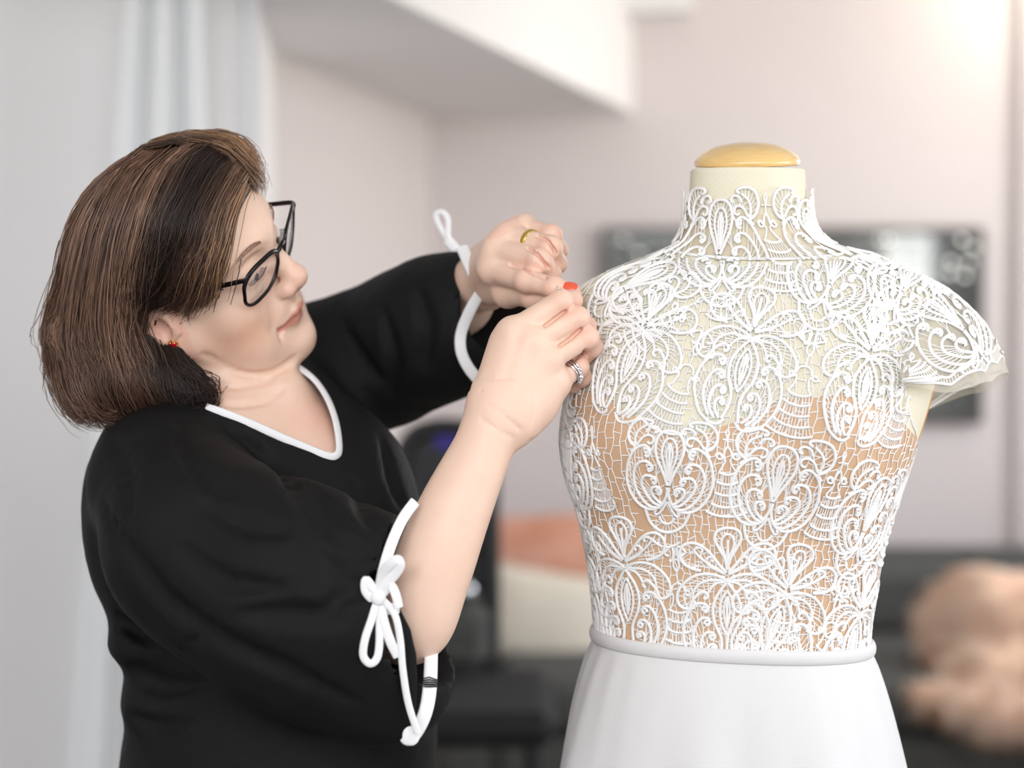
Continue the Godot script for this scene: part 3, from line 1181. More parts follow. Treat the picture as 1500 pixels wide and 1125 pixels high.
func draw_lace():
	var W := 9.5
	var L := lace_lily
	# --- the lily: a leaf that stands on the joint of two nests of scrolls (right side; the left is its mirror). y grows downwards
	var leaf_out := cord(L, [6, -10, 45, -120, 95, -230, 116, -330, 100, -420, 55, -468, 0, -480], W, 1)
	var leaf_in := cord(L, [4, -52, 30, -160, 58, -260, 56, -340, 32, -395, 0, -412], 7.5, 1)
	bars(L, leaf_out, leaf_in, 15, 1)
	var core := cord(L, [0, -80, 16, -190, 24, -280, 12, -340, 0, -370], 6.5, 1)
	cord(L, [0, -90, 0, -230, 0, -350], 8.0, 0, 3)
	bars(L, leaf_in, core, 9, 1, 3.2)
	# nested scrolls
	var b1 := cord(L, [8, 0, 6, 70, 40, 165, 95, 212, 165, 222, 240, 190, 310, 110, 352, 0, 356, -110, 335, -215, 290, -290, 228, -330, 180, -318, 158, -270, 178, -238, 200, -252], W, 1)
	var b2 := cord(L, [60, 195, 130, 200, 200, 150, 262, 60, 290, -50, 276, -130, 240, -180, 190, -196, 146, -176, 132, -140, 152, -118, 172, -134], W, 1)
	var b3 := cord(L, [52, 180, 110, 160, 170, 95, 212, 20, 212, -40, 180, -76, 128, -72, 98, -46, 104, -14, 128, -20], W, 1)
	var b4 := cord(L, [40, 165, 85, 130, 122, 85, 130, 38, 104, 14, 70, 20, 52, 50, 64, 78, 84, 68], W, 1)
	bars(L, b1.slice(12, 40), b2.slice(2, 20), 13, 1)
	bars(L, b2.slice(6, 26), b3.slice(4, 18), 9, 1)
	bars(L, b3.slice(6, 20), b4.slice(4, 14), 7, 1)
	bars(L, b1.slice(40, 52), b2.slice(22, 34), 4, 1)
	bars(L, b1.slice(48, 60), leaf_out.slice(10, 20), 3, 1)
	bars(L, b3.slice(24, 34), leaf_out.slice(4, 10), 3, 1)
	for q: Array in [[190, -285, 26, -0.4, 9.0], [156, -152, 24, -0.2, 9.0], [116, -40, 22, -0.2, 9.0], [74, 46, 20, 0.0, 9.0]]:
		whorl(L, q[0], q[1], q[2], q[3], q[4] * -0.7, W, 1)
	# upper hooks
	var u1 := cord(L, [330, -260, 300, -310, 350, -340, 392, -410, 394, -480, 362, -545, 300, -578, 230, -580, 180, -568, 170, -545, 200, -530], W, 1)
	var u2 := cord(L, [296, -312, 314, -400, 290, -470, 240, -512, 215, -525], 8.0, 1)
	bars(L, u1.slice(8, 34), u2, 10, 1)
	var u3 := cord(L, [215, -455, 190, -500, 140, -512, 108, -492, 112, -460, 140, -458], 8.5, 1)
	var u4 := cord(L, [285, -330, 240, -400, 190, -425, 146, -410, 140, -370, 170, -350, 190, -368], 8.5, 1)
	bars(L, u3, u4, 4, 1)
	bars(L, u2, u4.slice(0, 12), 5, 1)
	bars(L, leaf_out.slice(14, 25), u4.slice(10, 22), 3, 1)
	# between two lilies: arch, small loops, scallops with bars (right side only)
	var X := 476.0
	for s: float in [-1.0, 1.0]:
		whorl(L, X + s * 66, -278, 34, 0.0, TAU, 7.0)
		whorl(L, X + s * 66, -278, 33, PI, TAU * 0.6, 7.0)
		cord(L, [X + s * 34, -270, X + s * 22, -330, X, -368], 7.0)
		cord(L, [X + s * 34, -262, X + s * 20, -230, X + s * 62, -150, X + s * 78, -118], 5.5)
	cord(L, [X - 40, -430, X, -436, X + 62, -428], 4.5)
	cord(L, [X, -368, X, -436, X - 14, -500, X, -530, X + 14, -500, X, -436], 5.0)
	var sc := []
	for q: Array in [[-142, 76, -26], [-58, 92, -26], [36, 106, -26], [130, 132, -34], [200, 170, -42]]:
		var y: float = q[0]
		var hw: float = q[1]
		sc.append(cord(L, [X - hw, y, X - hw * 0.5, y - q[2] * 0.8, X, y - q[2], X + hw * 0.5, y - q[2] * 0.8, X + hw, y], 8.0, 0, 4))
	for i in 4:
		bars(L, sc[i], sc[i + 1], 9 + i * 2, 0, 3.8, 0.0, 1.0)
	# fan below the joint
	cord(L, [0, 130, 26, 190, 64, 250, 90, 262, 100, 236, 78, 226], 8.0, 1)
	var f1 := cord(L, [-66, 270, -40, 318, 0, 336, 40, 318, 66, 270], 8.0)
	var f2 := cord(L, [-180, 225, -140, 330, -70, 392, 0, 410, 70, 392, 140, 330, 180, 225], W)
	bars(L, f1, f2, 9, 0, 4.5)
	var f3 := cord(L, [-120, 480, -70, 520, 0, 540, 70, 520, 120, 480], 7.5)
	bars(L, f2.slice(6, 19), f3, 6, 0, 5.0)
	# --- the lotus: five petals on a joint, a hanging leaf, scrolls that nest towards the foot
	L = lace_lotus
	var t_out := cord(L, [0, -95, 24, -190, 80, -290, 106, -350, 92, -410, 45, -440, 0, -446], W, 1)
	var t_in := cord(L, [0, -130, 20, -210, 48, -290, 46, -350, 22, -385, 0, -392], 7.5, 1)
	cord(L, [0, -150, 0, -260, 0, -350], 9.0, 0, 3)
	bars(L, t_out, t_in, 12, 1)
	var m_out := cord(L, [8, -70, 62, -130, 140, -230, 220, -296, 300, -312, 362, -280, 386, -210, 356, -140, 290, -98, 210, -80], W, 1)
	var m_a := cord(L, [12, -64, 120, -120, 206, -180, 262, -240, 262, -262, 226, -276, 200, -256, 214, -234], 8.0, 1)
	var m_b := cord(L, [14, -56, 90, -92, 150, -128, 168, -170, 150, -196, 118, -196, 106, -172, 124, -160], 8.0, 1)
	bars(L, m_out.slice(4, 30), m_a.slice(2, 20), 11, 1)
	bars(L, m_a.slice(2, 16), m_b.slice(2, 14), 6, 1)
	bars(L, m_out.slice(26, 37), m_a.slice(0, 12), 6, 1)
	var l_out := cord(L, [0, 0, 60, -36, 150, -56, 250, -40, 340, 20, 396, 100, 402, 180, 362, 232, 296, 240, 250, 226], W, 1)
	var l_mid := cord(L, [6, 4, 80, -4, 160, 0, 234, 40, 272, 104, 268, 166, 240, 214], 8.0, 1)
	var l_in := cord(L, [10, 10, 70, 16, 120, 50, 156, 110], 8.0, 1)
	bars(L, l_out.slice(4, 34), l_mid, 16, 1)
	bars(L, l_mid.slice(4, 22), l_in, 7, 1)
	# leaf
	var h_out := cord(L, [0, 10, 46, 70, 92, 150, 112, 240, 100, 340, 62, 430, 40, 500, 46, 600, 70, 690], W, 1)
	var h_in := cord(L, [0, 84, 34, 140, 56, 220, 52, 310, 30, 390, 0, 452], 7.5, 1)
	bars(L, h_out.slice(2, 24), h_in, 13, 1)
	var h_c := cord(L, [0, 130, 18, 190, 24, 250, 16, 320, 0, 390], 6.5, 1)
	cord(L, [0, 140, 0, 260, 0, 380], 8.0, 0, 3)
	bars(L, h_in, h_c, 8, 1, 3.2)
	# scrolls beside the leaf
	cord(L, [300, 240, 270, 160, 216, 104, 176, 98, 154, 126, 172, 152, 190, 140], W, 1)
	var s1 := cord(L, [250, 690, 308, 590, 346, 470, 340, 350, 296, 250, 240, 196, 180, 196, 152, 232, 166, 262, 190, 252], W, 1)
	var s2 := cord(L, [180, 690, 236, 600, 266, 500, 254, 400, 214, 326, 166, 310, 136, 340, 148, 372, 172, 362], W, 1)
	var s3 := cord(L, [130, 700, 184, 630, 204, 550, 190, 470, 150, 430, 106, 440, 94, 472, 116, 492, 130, 478], W, 1)
	var s4 := cord(L, [90, 690, 134, 640, 150, 580, 132, 536, 94, 536, 82, 566, 100, 586], W, 1)
	bars(L, s1.slice(2, 26), s2.slice(2, 20), 12, 1)
	bars(L, s2.slice(2, 20), s3.slice(2, 16), 9, 1)
	bars(L, s3.slice(2, 18), s4.slice(0, 12), 6, 1)
	bars(L, s1.slice(18, 26), l_out.slice(30, 37), 3, 1)
	bars(L, s2.slice(16, 26), h_out.slice(14, 20), 3, 1)
	bars(L, s1.slice(26, 34), h_out.slice(8, 14), 3, 1)
	cord(L, [46, 690, 90, 738, 160, 740, 250, 690], W, 1)
	for q: Array in [[176, 238, 24], [154, 350, 24], [112, 472, 20], [98, 566, 17]]:
		whorl(L, q[0], q[1], q[2], 0.4, -6.6, W, 1)
	# between two lotuses
	X = 476.0
	for s: float in [-1.0, 1.0]:
		cord(L, [X + s * 60, -110, X + s * 100, -140, X + s * 30, -190, X + s * 20, -120, X + s * 44, -70, X + s * 64, -84], 7.5)
		cord(L, [X, 20, X + s * 26, -20, X + s * 22, -66, X, -90], 6.5)
		whorl(L, X + s * 92, 190, 30, 0.0, TAU, 7.0)
		cord(L, [X + s * 62, 190, X + s * 50, 230, X + s * 70, 300, X + s * 100, 330], 6.0)
		cord(L, [X + s * 62, 180, X + s * 46, 130, X, 110], 7.0)
	cord(L, [X, 20, X, 110], 4.0)
	sc = []
	for q: Array in [[330, 96, -28], [408, 112, -28], [490, 128, -30], [574, 150, -36], [650, 190, -44]]:
		var y: float = q[0]
		var hw: float = q[1]
		sc.append(cord(L, [X - hw, y, X - hw * 0.5, y - q[2] * 0.8, X, y - q[2], X + hw * 0.5, y - q[2] * 0.8, X + hw, y], 8.0, 0, 4))
	for i in 4:
		bars(L, sc[i], sc[i + 1], 10 + i * 2, 0, 3.8, 0.0, 1.0)
# lays strokes on a surface: «place» gives [point, normal] for a point of the plane, or nothing where the lace ends
func lay_lace(m: MB, strokes: Array[Stroke], place: Callable, s := 1.0):
	for st in strokes:
		var run := PackedVector3Array()
		var nor := PackedVector3Array()
		for q in st.p:
			var r: Array = place.call(q)
			if r.is_empty():
				if run.size() > 1:
					lace_cord(m, run, nor, st.w * (1.5 if st.up > 0.9 else 1.15) * LU * s, st.up)
				run.clear()
				nor.clear()
				continue
			run.append(r[0])
			nor.append(r[1])
		if run.size() > 1:
			lace_cord(m, run, nor, st.w * (1.5 if st.up > 0.9 else 1.15) * LU * s, st.up)
func lace_cord(m: MB, p: PackedVector3Array, nor: PackedVector3Array, w: float, up: float):
	var s0 := m.v.size()
	var k := p.size()
	var fine := up < 0.9
	var ph := fmod(absf(p[0].x * 9173.0 + p[0].y * 3571.0), 6.28)
	for i in k:
		var t := (p[mini(i + 1, k - 1)] - p[maxi(i - 1, 0)]).normalized()
		var nn := nor[i]
		var side := t.cross(nn).normalized()
		var b := p[i]
		var ww := w * (1.0 + 0.10 * sin(i * 2.1 + ph))
		var hgt := ww * (1.25 if not fine else 0.9)
		if fine:
			m.vert(b - side * ww, (nn * 0.3 - side).normalized())
			m.vert(b + nn * hgt, nn)
			m.vert(b + side * ww, (nn * 0.3 + side).normalized())
		else:
			m.vert(b - side * ww, (-side).normalized())
			m.vert(b - side * ww * 0.66 + nn * hgt * 0.72, (nn * 0.72 - side * 0.7).normalized())
			m.vert(b + nn * hgt, nn)
			m.vert(b + side * ww * 0.66 + nn * hgt * 0.72, (nn * 0.72 + side * 0.7).normalized())
			m.vert(b + side * ww, side)
	var c := 3 if fine else 5
	for i in k - 1:
		for j in c - 1:
			m.quad(s0 + i * c + j, s0 + i * c + j + 1, s0 + (i + 1) * c + j + 1, s0 + (i + 1) * c + j)
	if not fine:
		for e in 2:
			var i := 0 if e == 0 else k - 1
			for j in range(1, c - 1):
				m.tri(s0 + i * c, s0 + i * c + j, s0 + i * c + j + 1)

# ---------------------------------------------------------------- the dress
var seam_side := 0.0
var seam_front := 0.0
var waist_l := Vector3.ZERO
var waist_slope := 0.0
func neck_seam(z: float) -> float:
	return lerpf(seam_side, seam_front, clampf(z / 0.06, 0.0, 1.0))
func waist_y(x: float) -> float:
	return waist_l.y + (x - waist_l.x) * waist_slope
func lining_top(x: float, z: float) -> float:
	if z < 0.0:
		return at(1000, 620, 0).y
	var px := [820.0, 845.0, 880.0, 940.0, 1000.0, 1060.0, 1120.0, 1200.0, 1280.0, 1340.0]
	var py := [575.0, 572.0, 584.0, 616.0, 640.0, 616.0, 584.0, 574.0, 604.0, 650.0]
	var q := 750.0 + x * LENS / 1.82
	for i in px.size() - 1:
		if q < px[i + 1]:
			return at(1000, lerpf(py[i], py[i + 1], clampf((q - px[i]) / (px[i + 1] - px[i]), 0, 1)), 0.09).y
	return at(1000, 650, 0.0).y
func in_armhole(p: Vector3, grow := 0.0) -> bool:        # the open armhole at the form's own left
	if p.x < 0.30:
		return false
	var dy := (p.y - arm_mid.y) / (0.066 + grow)
	var dz := (p.z - arm_mid.z) / (0.074 + grow)
	return dy * dy + dz * dz < 1.0
var arm_mid := Vector3.ZERO
func build_dress():
	seam_side = at(1000, 357, 0).y
	seam_front = at(1057, 384, 0.055).y
	waist_l = at(876, 927, FORM_Z)
	var wr := at(1272, 945, FORM_Z)
	waist_slope = (wr.y - waist_l.y) / (wr.x - waist_l.x)
	arm_mid = at(1365, 548, 0.0)
	arm_mid.z = 0.0
	var t := thing("wedding_dress", "white lace wedding dress with high collar and plain crepe skirt on the dress form", "dress", Vector3((waist_l.x + wr.x) * 0.5, 0.03, FORM_Z))
	# nude lining
	var rows := []
	var seg := 150
	for j in 90:
		var row := PackedVector3Array()
		for k in seg:
			var a := TAU * k / seg
			var guess := form_point(a, 1.28, 0.0)
			var top := lining_top(guess.x, guess.z)
			var bottom := waist_y(guess.x) - 0.01
			row.append(form_point(a, lerpf(top, bottom, j / 89.0), 0.0016))
		rows.append(row)
	var m := MB.new()
	m.grid(rows, true)
	part("lining", m, M.nude_lining, t, "nude lining under the lace")
	# collar tulle
	rows = []
	for j in 14:
		var row := PackedVector3Array()
		for k in 72:
			var a := TAU * k / 72.0
			var f := j / 13.0
			var q := form_point(a, 1.53, 0.0)
			row.append(collar_point(a, lerpf(neck_seam(q.z), at(1057, 318, 0.05).y + 0.008 * sin(a * 4.0 + 1.2), f), -0.001))
		rows.append(row)
	m = MB.new()
	m.grid(rows, true)
	part("collar_tulle", m, M.collar_tulle, t)
	draw_lace()
	var lace := part("lace_bodice", bodice_edges(), M.lace_thread, t)
	# [frame x, frame y of the joint, tilt, width]; lily = leaf standing on nested scrolls, lotus = five petals over a hanging leaf
	var lilies := [[1058, 390, 0, 1.0], [1213, 420, 25, 1.0], [915, 426, 48, 1.0], [979, 711, 4, 1.0], [1131, 735, 12, 1.0], [1262, 778, 15, 1.0], [842, 706, 0, 0.95], [1318, 430, 40, 0.9]]
	var lotuses := [[943, 487, 19, 1.0], [1100, 497, 15, 1.0], [1272, 524, 17, 0.95], [838, 520, 10, 0.9], [918, 831, 0, 1.0], [1065, 850, 0, 1.0], [1150, 872, 17, 1.0], [1255, 900, 14, 0.9], [862, 820, 0, 0.9], [1002, 330, 0, 0.0]]
	for q: Array in lilies:
		if q[3] > 0.0:
			tile(lace, lace_lily, form_hit(q[0], q[1]), q[2], q[3])
	for q: Array in lotuses:
		if q[3] > 0.0:
			tile(lace, lace_lotus, form_hit(q[0], q[1]), q[2], q[3])
	# the sides and the back that the frame does not show carry on the same rows
	for k in 3:
		var u := k / 2.0
		tile(lace, lace_lotus, form_onto(Vector3(lerpf(0.08, 0.34, u), 1.40, -0.12), 4)[0], 0, 1.0)
		tile(lace, lace_lily, form_onto(Vector3(lerpf(0.08, 0.34, u), 1.27, -0.12), 4)[0], 0, 1.0)
		tile(lace, lace_lotus, form_onto(Vector3(lerpf(0.10, 0.31, u), 1.175, -0.12), 4)[0], 0, 1.0)
	part("lace_net", lace_net(), M.lace_thread, lace).set_meta("kind", "stuff")
	# collar
	var a0 := 0.0
	var want := at(1056, 376, 0.05)
	for i in 400:
		var a := PI * i / 400.0
		if form_point(a, want.y, 0.0).x < want.x:
			a0 = a
			break
	for k in 4:
		var cm := MB.new()
		var place := func(q: Vector2) -> Array:
			if q.y > 66.0:
				return []
			var a := a0 + k * TAU / 4.0 - q.x * LU * 0.93 / 0.0625
			var y := want.y - q.y * LU * 0.98
			var p := collar_point(a, y, 0.0)
			if y < neck_seam(p.z) or absf(q.x) > 590.0:
				return []
			var e := collar_point(a + 0.02, y, 0.0) - p
			return [p, e.cross(collar_point(a, y + 0.002, 0.0) - p).normalized() * -1.0 if e.cross(collar_point(a, y + 0.002, 0.0) - p).dot(p - Vector3(0.222, p.y, FORM_Z)) < 0.0 else e.cross(collar_point(a, y + 0.002, 0.0) - p).normalized()]
		lay_lace(cm, lace_lily, place, 0.95)
		part("collar_motif", cm, M.lace_thread, lace)
	# collar seam
	var pts := PackedVector3Array()
	for k in 90:
		var a := TAU * k / 90.0
		var q := form_point(a, 1.49, 0.0)
		var y := neck_seam(q.z)
		pts.append(form_point(a, y, 0.0025))
	m = MB.new()
	m.tube(pts, 0.0016, 6, false, true)
	part("collar_seam", m, M.lace_thread, t)
	build_cap_sleeve(t)
	build_skirt(t)
	# waistband
	pts = PackedVector3Array()
	var ups := PackedVector3Array()
	for k in 140:
		var a := TAU * k / 140.0
		var q := form_point(a, 1.12, 0.0)
		var p := form_point(a, waist_y(q.x), 0.0045)
		pts.append(p)
		ups.append(Vector3(0, 1, 0))
	m = MB.new()
	m.sweep(pts, ups, PackedFloat32Array([0.0036]), PackedFloat32Array([0.0066]), 16, false, true)
	part("waistband", m, M.skirt_crepe, t)
func form_point(a: float, y: float, off: float) -> Vector3:
	var r := row_at(y)
	var c := cos(a)
	var s := sin(a)
	var hw := (r.y - r.x) * 0.5
	var x0 := (r.x + r.y) * 0.5
	var dep := r.z if s > 0.0 else r.w
	var rr := 1.0 / pow(pow(absf(c) / hw, 2.3) + pow(absf(s) / dep, 2.3), 0.43478)
	if s > 0.0:
		dep += bust(x0 + c * rr, y)
		rr = 1.0 / pow(pow(absf(c) / hw, 2.3) + pow(absf(s) / dep, 2.3), 0.43478)
	return Vector3(x0 + c * (rr + off), y, FORM_Z + s * (rr + off))
func collar_point(a: float, y: float, off: float) -> Vector3:
	var low := seam_side - 0.01
	var f := clampf((y - low) / 0.06, -0.2, 1.2)
	return form_point(a, y, 0.0035 + 0.002 * (1.0 - f) + 0.004 * maxf(f - 0.55, 0.0) + off)
func tile(lace: Node3D, strokes: Array[Stroke], c: Vector3, tilt: float, sx: float):
	var n0: Vector3 = form_grad(c).normalized()
	var up := (Vector3.UP - n0 * n0.y).normalized().rotated(n0, -deg_to_rad(tilt))
	var right := up.cross(n0)
	var m := MB.new()
	var place := func(q: Vector2) -> Array:
		var r := form_onto(c + right * (q.x * LU * sx) - up * (q.y * LU), 3)
		var p: Vector3 = r[0]
		if p.y > neck_seam(p.z) - 0.001 or p.y < waist_y(p.x) + 0.002 or in_armhole(p):
			return []
		if absf(form_value(p)) > 0.004:
			return []
		r[0] = p + r[1] * 0.0022
		return r
	lay_lace(m, strokes, place)
	if m.ix.size() > 30:
		part("lace_motif", m, M.lace_thread, lace)
	for p in m.v:
		lace_near[Vector3i((p / 0.0034).floor())] = true
var lace_near := {}
func near_lace(p: Vector3) -> bool:
	var k := Vector3i((p / 0.0034).floor())
	for dx in range(-1, 2):
		for dy in range(-1, 2):
			for dz in range(-1, 2):
				if lace_near.has(k + Vector3i(dx, dy, dz)):
					return true
	return false
# the irregular net of fine bars that joins the motifs where they leave gaps
func lace_net() -> MB:
	var m := MB.new()
	var rng := RandomNumberGenerator.new()
	rng.seed = 31
	var cols := 116
	var rowsn := 58
	var pts := []
	var nor := []
	var ok := []
	var y0 := seam_side
	var y1 := waist_y(waist_l.x) - 0.02
	for j in rowsn:
		for i in cols:
			var a := TAU * (i + rng.randf_range(-0.32, 0.32)) / cols
			var y := lerpf(y0, y1, (j + rng.randf_range(-0.3, 0.3)) / (rowsn - 1))
			var p := form_point(a, y, 0.0022)
			var good := y < neck_seam(p.z) and y > waist_y(p.x) and not in_armhole(p, 0.004)
			pts.append(p)
			nor.append(form_grad(p).normalized() if good else Vector3.UP)
			ok.append(0 if not good else (1 if near_lace(p) else 2))
	for j in rowsn:
		for i in cols:
			var a := j * cols + i
			for e in 2:
				var b := j * cols + (i + 1) % cols if e == 0 else a + cols
				if e == 1 and j == rowsn - 1 or e == 0 and (i + j) % 2 == 1:
					continue
				if ok[a] == 0 or ok[b] == 0 or (ok[a] == 1 and ok[b] == 1):
					continue
				if (pts[a] as Vector3).distance_to(pts[b]) > 0.014:
					continue
				var n0: Vector3 = nor[a]
				var n1: Vector3 = nor[b]
				lace_cord(m, PackedVector3Array([pts[a], ((pts[a] as Vector3) + pts[b]) * 0.5, pts[b]]), PackedVector3Array([n0, (n0 + n1).normalized(), n1]), 5.2 * LU, 0.55)
	return m
func bodice_edges() -> MB:                               # corded edge of the armhole
	var m := MB.new()
	for rim in 2:
		var pts := PackedVector3Array()
		for k in 60:
			var a := TAU * k / 60.0
			var g := 0.002 + 0.007 * rim
			var p := Vector3(0.42, arm_mid.y + sin(a) * (0.066 + g) * (1.0 + 0.03 * sin(a * 9.0)), arm_mid.z + cos(a) * (0.074 + g))
			var r := row_at(p.y)
			var dep := r.z if p.z > FORM_Z else r.w
			var w := clampf(1.0 - pow(absf(p.z - FORM_Z) / dep, 2.3), 0.0, 1.0)
			p.x = (r.x + r.y) * 0.5 + (r.y - r.x) * 0.5 * pow(w, 0.43478)
			if w > 0.0:
				pts.append(form_onto(p, 2)[0])
		m.tube(pts, 0.0013, 6, false, true)
	return m

# --- the cap sleeve: a patch from the armhole to its hem
var sl_a := []
var sl_h := []
func curve_at(c: Array, v: float) -> Vector3:
	var f := clampf(v, 0.0, 1.0) * (c.size() - 1)
	var i := mini(int(f), c.size() - 2)
	return (c[i] as Vector3).cubic_interpolate(c[i + 1], c[maxi(i - 1, 0)], c[mini(i + 2, c.size() - 1)], f - i)
func sleeve_at(u: float, v: float) -> Vector3:
	var a := curve_at(sl_a, v)
	var b := curve_at(sl_h, v)
	var mid := Vector3(0.33, 1.33, -0.005)
	var out := ((a + b) * 0.5 - mid).normalized()
	return a.lerp(b, u) + out * (0.013 * 4.0 * u * (1.0 - u)) + out * 0.004 * sin(v * 24.0) * u * u
func build_cap_sleeve(t: Node3D):
	for q: Array in [[1318, 556, 84], [1318, 520, 76], [1322, 470, 60], [1330, 425, 36], [1342, 404, 4], [1348, 420, -30], [1342, 470, -60], [1330, 540, -74], [1320, 605, -72]]:
		sl_a.append(at(q[0], q[1], q[2] * 0.001))
	for q: Array in [[1320, 560, 94], [1362, 566, 97], [1408, 560, 84], [1444, 548, 56], [1463, 532, 14], [1468, 545, -26], [1440, 562, -56], [1388, 584, -76], [1328, 614, -78]]:
		sl_h.append(at(q[0], q[1], q[2] * 0.001))
	var rows := []
	for j in 21:
		var row := PackedVector3Array()
		for i in 61:
			row.append(sleeve_at(1.07 * j / 20.0, i / 60.0))
		rows.append(row)
	var m := MB.new()
	m.grid(rows)
	var tu := part("cap_sleeve", m, M.tulle, t, "sheer cap sleeve edged with lace")
	# lace on the sleeve
	for v0: float in [0.36, 0.82]:
		var lm := MB.new()
		var place := func(q: Vector2) -> Array:
			var u := 0.60 + q.y * LU / 0.088
			var v: float = v0 - q.x * LU / 0.195
			if absf(q.x) > 660.0 or u < 0.02 or u > 0.965 or v < 0.01 or v > 0.99 or (v0 > 0.5 and q.x > 480.0):
				return []
			var o := sleeve_at(u, v)
			var nn := (sleeve_at(u + 0.02, v) - o).cross(sleeve_at(u, v + 0.02) - o).normalized()
			if nn.dot(o - Vector3(0.33, 1.33, 0)) < 0.0:
				nn = -nn
			return [o + nn * 0.0015, nn]
		lay_lace(lm, lace_lily, place, 1.0)
		part("lace_motif", lm, M.lace_thread, tu)
	# scalloped hem
	m = MB.new()
	for ring in 2:
		var pts := PackedVector3Array()
		for i in 121:
			var v := i / 120.0
			pts.append(sleeve_at(0.985 - 0.085 * ring - 0.05 * absf(cos(v * PI * 7.0)), v) + Vector3(0, 0, 0.001))
		m.tube(pts, 0.0014, 6)
	var nrm := Vector3(0.5, 0.3, 0.8).normalized()
	for i in 90:
		var v := (i + 0.5) / 90.0
		var k := 0.05 * absf(cos(v * PI * 7.0))
		lace_cord(m, PackedVector3Array([sleeve_at(0.985 - k, v), sleeve_at(0.9 - k, v)]), PackedVector3Array([nrm, nrm]), 4.6 * LU, 0.5)
	part("hem_cord", m, M.lace_thread, tu)
	# the form's seam that shows in the armhole
	m = MB.new()
	var sp := []
	for q: Vector2 in [Vector2(1379, 566), Vector2(1372, 582), Vector2(1364, 598), Vector2(1350, 620), Vector2(1334, 640)]:
		sp.append(form_onto(at(q.x, q.y, 0.015), 3)[0])
	m.sweep(spline(sp, 5), PackedVector3Array([Vector3(1, 0, 0.3)]), PackedFloat32Array([0.0022]), PackedFloat32Array([0.0012]), 8)
	part("armhole_binding", m, M.seam_orange, t, "orange binding in the armhole")
func build_skirt(t: Node3D):
	var rows := []
	var seg := 240
	for j in 70:
		var f := pow(j / 69.0, 1.35)
		var row := PackedVector3Array()
		for k in seg:
			var a := TAU * k / seg
			var q := form_point(a, 1.1, 0.0)
			var top := waist_y(q.x) - 0.002
			var y := lerpf(top, 0.03, f)
			var drop := top - y
			var w := row_at(waist_l.y)
			var p := form_point(a, waist_l.y, 0.003)
			var dirn := Vector3(cos(a), 0, sin(a))
			# the flare, and shallow folds that open towards the floor
			var flare := 0.016 * (1.0 - exp(-drop / 0.05)) + 0.15 * drop + 0.08 * drop * drop
			var fold := sin(a * 7.0 + 0.9) * 0.010 + sin(a * 13.0 + 2.1) * 0.006
			var side := pow(absf(cos(a)), 4.0)
			fold += side * sin(a * 34.0) * 0.0016 * exp(-drop / 0.12)
			p += dirn * (flare * lerpf(0.82, 1.0, absf(cos(a))) + fold * smoothstep(0.0, 0.35, drop) + side * 0.0010 * sin(a * 34.0) * smoothstep(0.0, 0.02, drop) * exp(-drop / 0.1))
			p.y = y
			row.append(p)
		rows.append(row)
	var m := MB.new()
	m.grid(rows, true)
	part("skirt", m, M.skirt_crepe, t)

# ---------------------------------------------------------------- the seamstress
const HEAD_P := Vector3(-0.29895, 1.46603, 0.0)
const HEAD_Z := -0.05
var head_t := Transform3D()
var body_field: Field                                   # the torso under the blouse
var blouse: Field
var hair_field: Field
var skin_f: Field
func hp(x: float, y: float, z: float) -> Vector3:        # a place in the head's own frame: x to her left, y up, z out of the face
	return head_t * Vector3(x, y, z)
func hit(f: Field, px: float, py: float, near := 1.3, fallback_z := 0.0) -> Vector3:
	var r := ray(px, py)
	var t := near
	for i in 70:
		var e := f.value(EYE + r * t)
		if e < 0.0004:
			return EYE + r * t
		t += maxf(e * 0.8 / r.length(), 0.0006)
		if t > 2.6:
			break
	return at(px, py, fallback_z)
func field_normal(f: Field, p: Vector3) -> Vector3:
	const E := 0.002
	return Vector3(f.value(p + Vector3(E, 0, 0)) - f.value(p - Vector3(E, 0, 0)), f.value(p + Vector3(0, E, 0)) - f.value(p - Vector3(0, E, 0)), f.value(p + Vector3(0, 0, E)) - f.value(p - Vector3(0, 0, E))).normalized()
func build_person():
	var k := (EYE.z - HEAD_Z) / EYE.z
	var b := Basis(Vector3.UP, deg_to_rad(68.4)) * Basis(Vector3.RIGHT, deg_to_rad(-7.07)) * Basis(Vector3.BACK, deg_to_rad(35.38))
	head_t = Transform3D(b.scaled_local(Vector3.ONE * 0.9543 * k), EYE + (HEAD_P - EYE) * k)
	var t := thing("person", "woman with a brown bob in a black blouse with white ties, pinning the lace dress", "person", Vector3(-0.22, 0, -0.1))
	build_torso(t)
	build_head()
	build_hands()
	var skin := skin_f.net(0.0025)
	skin.join(right_arm.net(0.0017))
	skin.join(left_arm.net(0.0017))
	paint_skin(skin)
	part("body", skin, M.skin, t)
	build_face_details(t)
	build_hair(t)
	build_legs(t)
	build_ribbons(t)
	build_worn()

# --- torso and blouse
var chest_dir := Vector3(sin(deg_to_rad(68.0)), 0, cos(deg_to_rad(68.0)))
var side_dir := Vector3(-cos(deg_to_rad(68.0)), 0, sin(deg_to_rad(68.0)))
func torso_prims(f: Field, g: float):
	var tb := Basis(chest_dir, Vector3.UP, side_dir)
	var e := func(px: float, py: float, z: float, r: Vector3, k: float):
		f.ell(at(px, py, z), r + Vector3.ONE * g, tb, k)
	e.call(350, 740, -0.10, Vector3(0.135, 0.15, 0.15), 0.03)
	e.call(283, 765, -0.10, Vector3(0.080, 0.13, 0.125), 0.05)
	e.call(500, 765, -0.06, Vector3(0.075, 0.085, 0.085), 0.05)
	e.call(500, 755, -0.17, Vector3(0.075, 0.085, 0.075), 0.05)
	f.cap(at(340, 650, -0.10), at(240, 700, 0.02), 0.050 + g, 0.052 + g, 0.04)
	f.cap(at(345, 625, -0.11), at(455, 545, -0.24), 0.052 + g, 0.058 + g, 0.05)
	f.cap(at(400, 640, -0.1), at(490, 690, -0.1), 0.05 + g, 0.05 + g, 0.05)
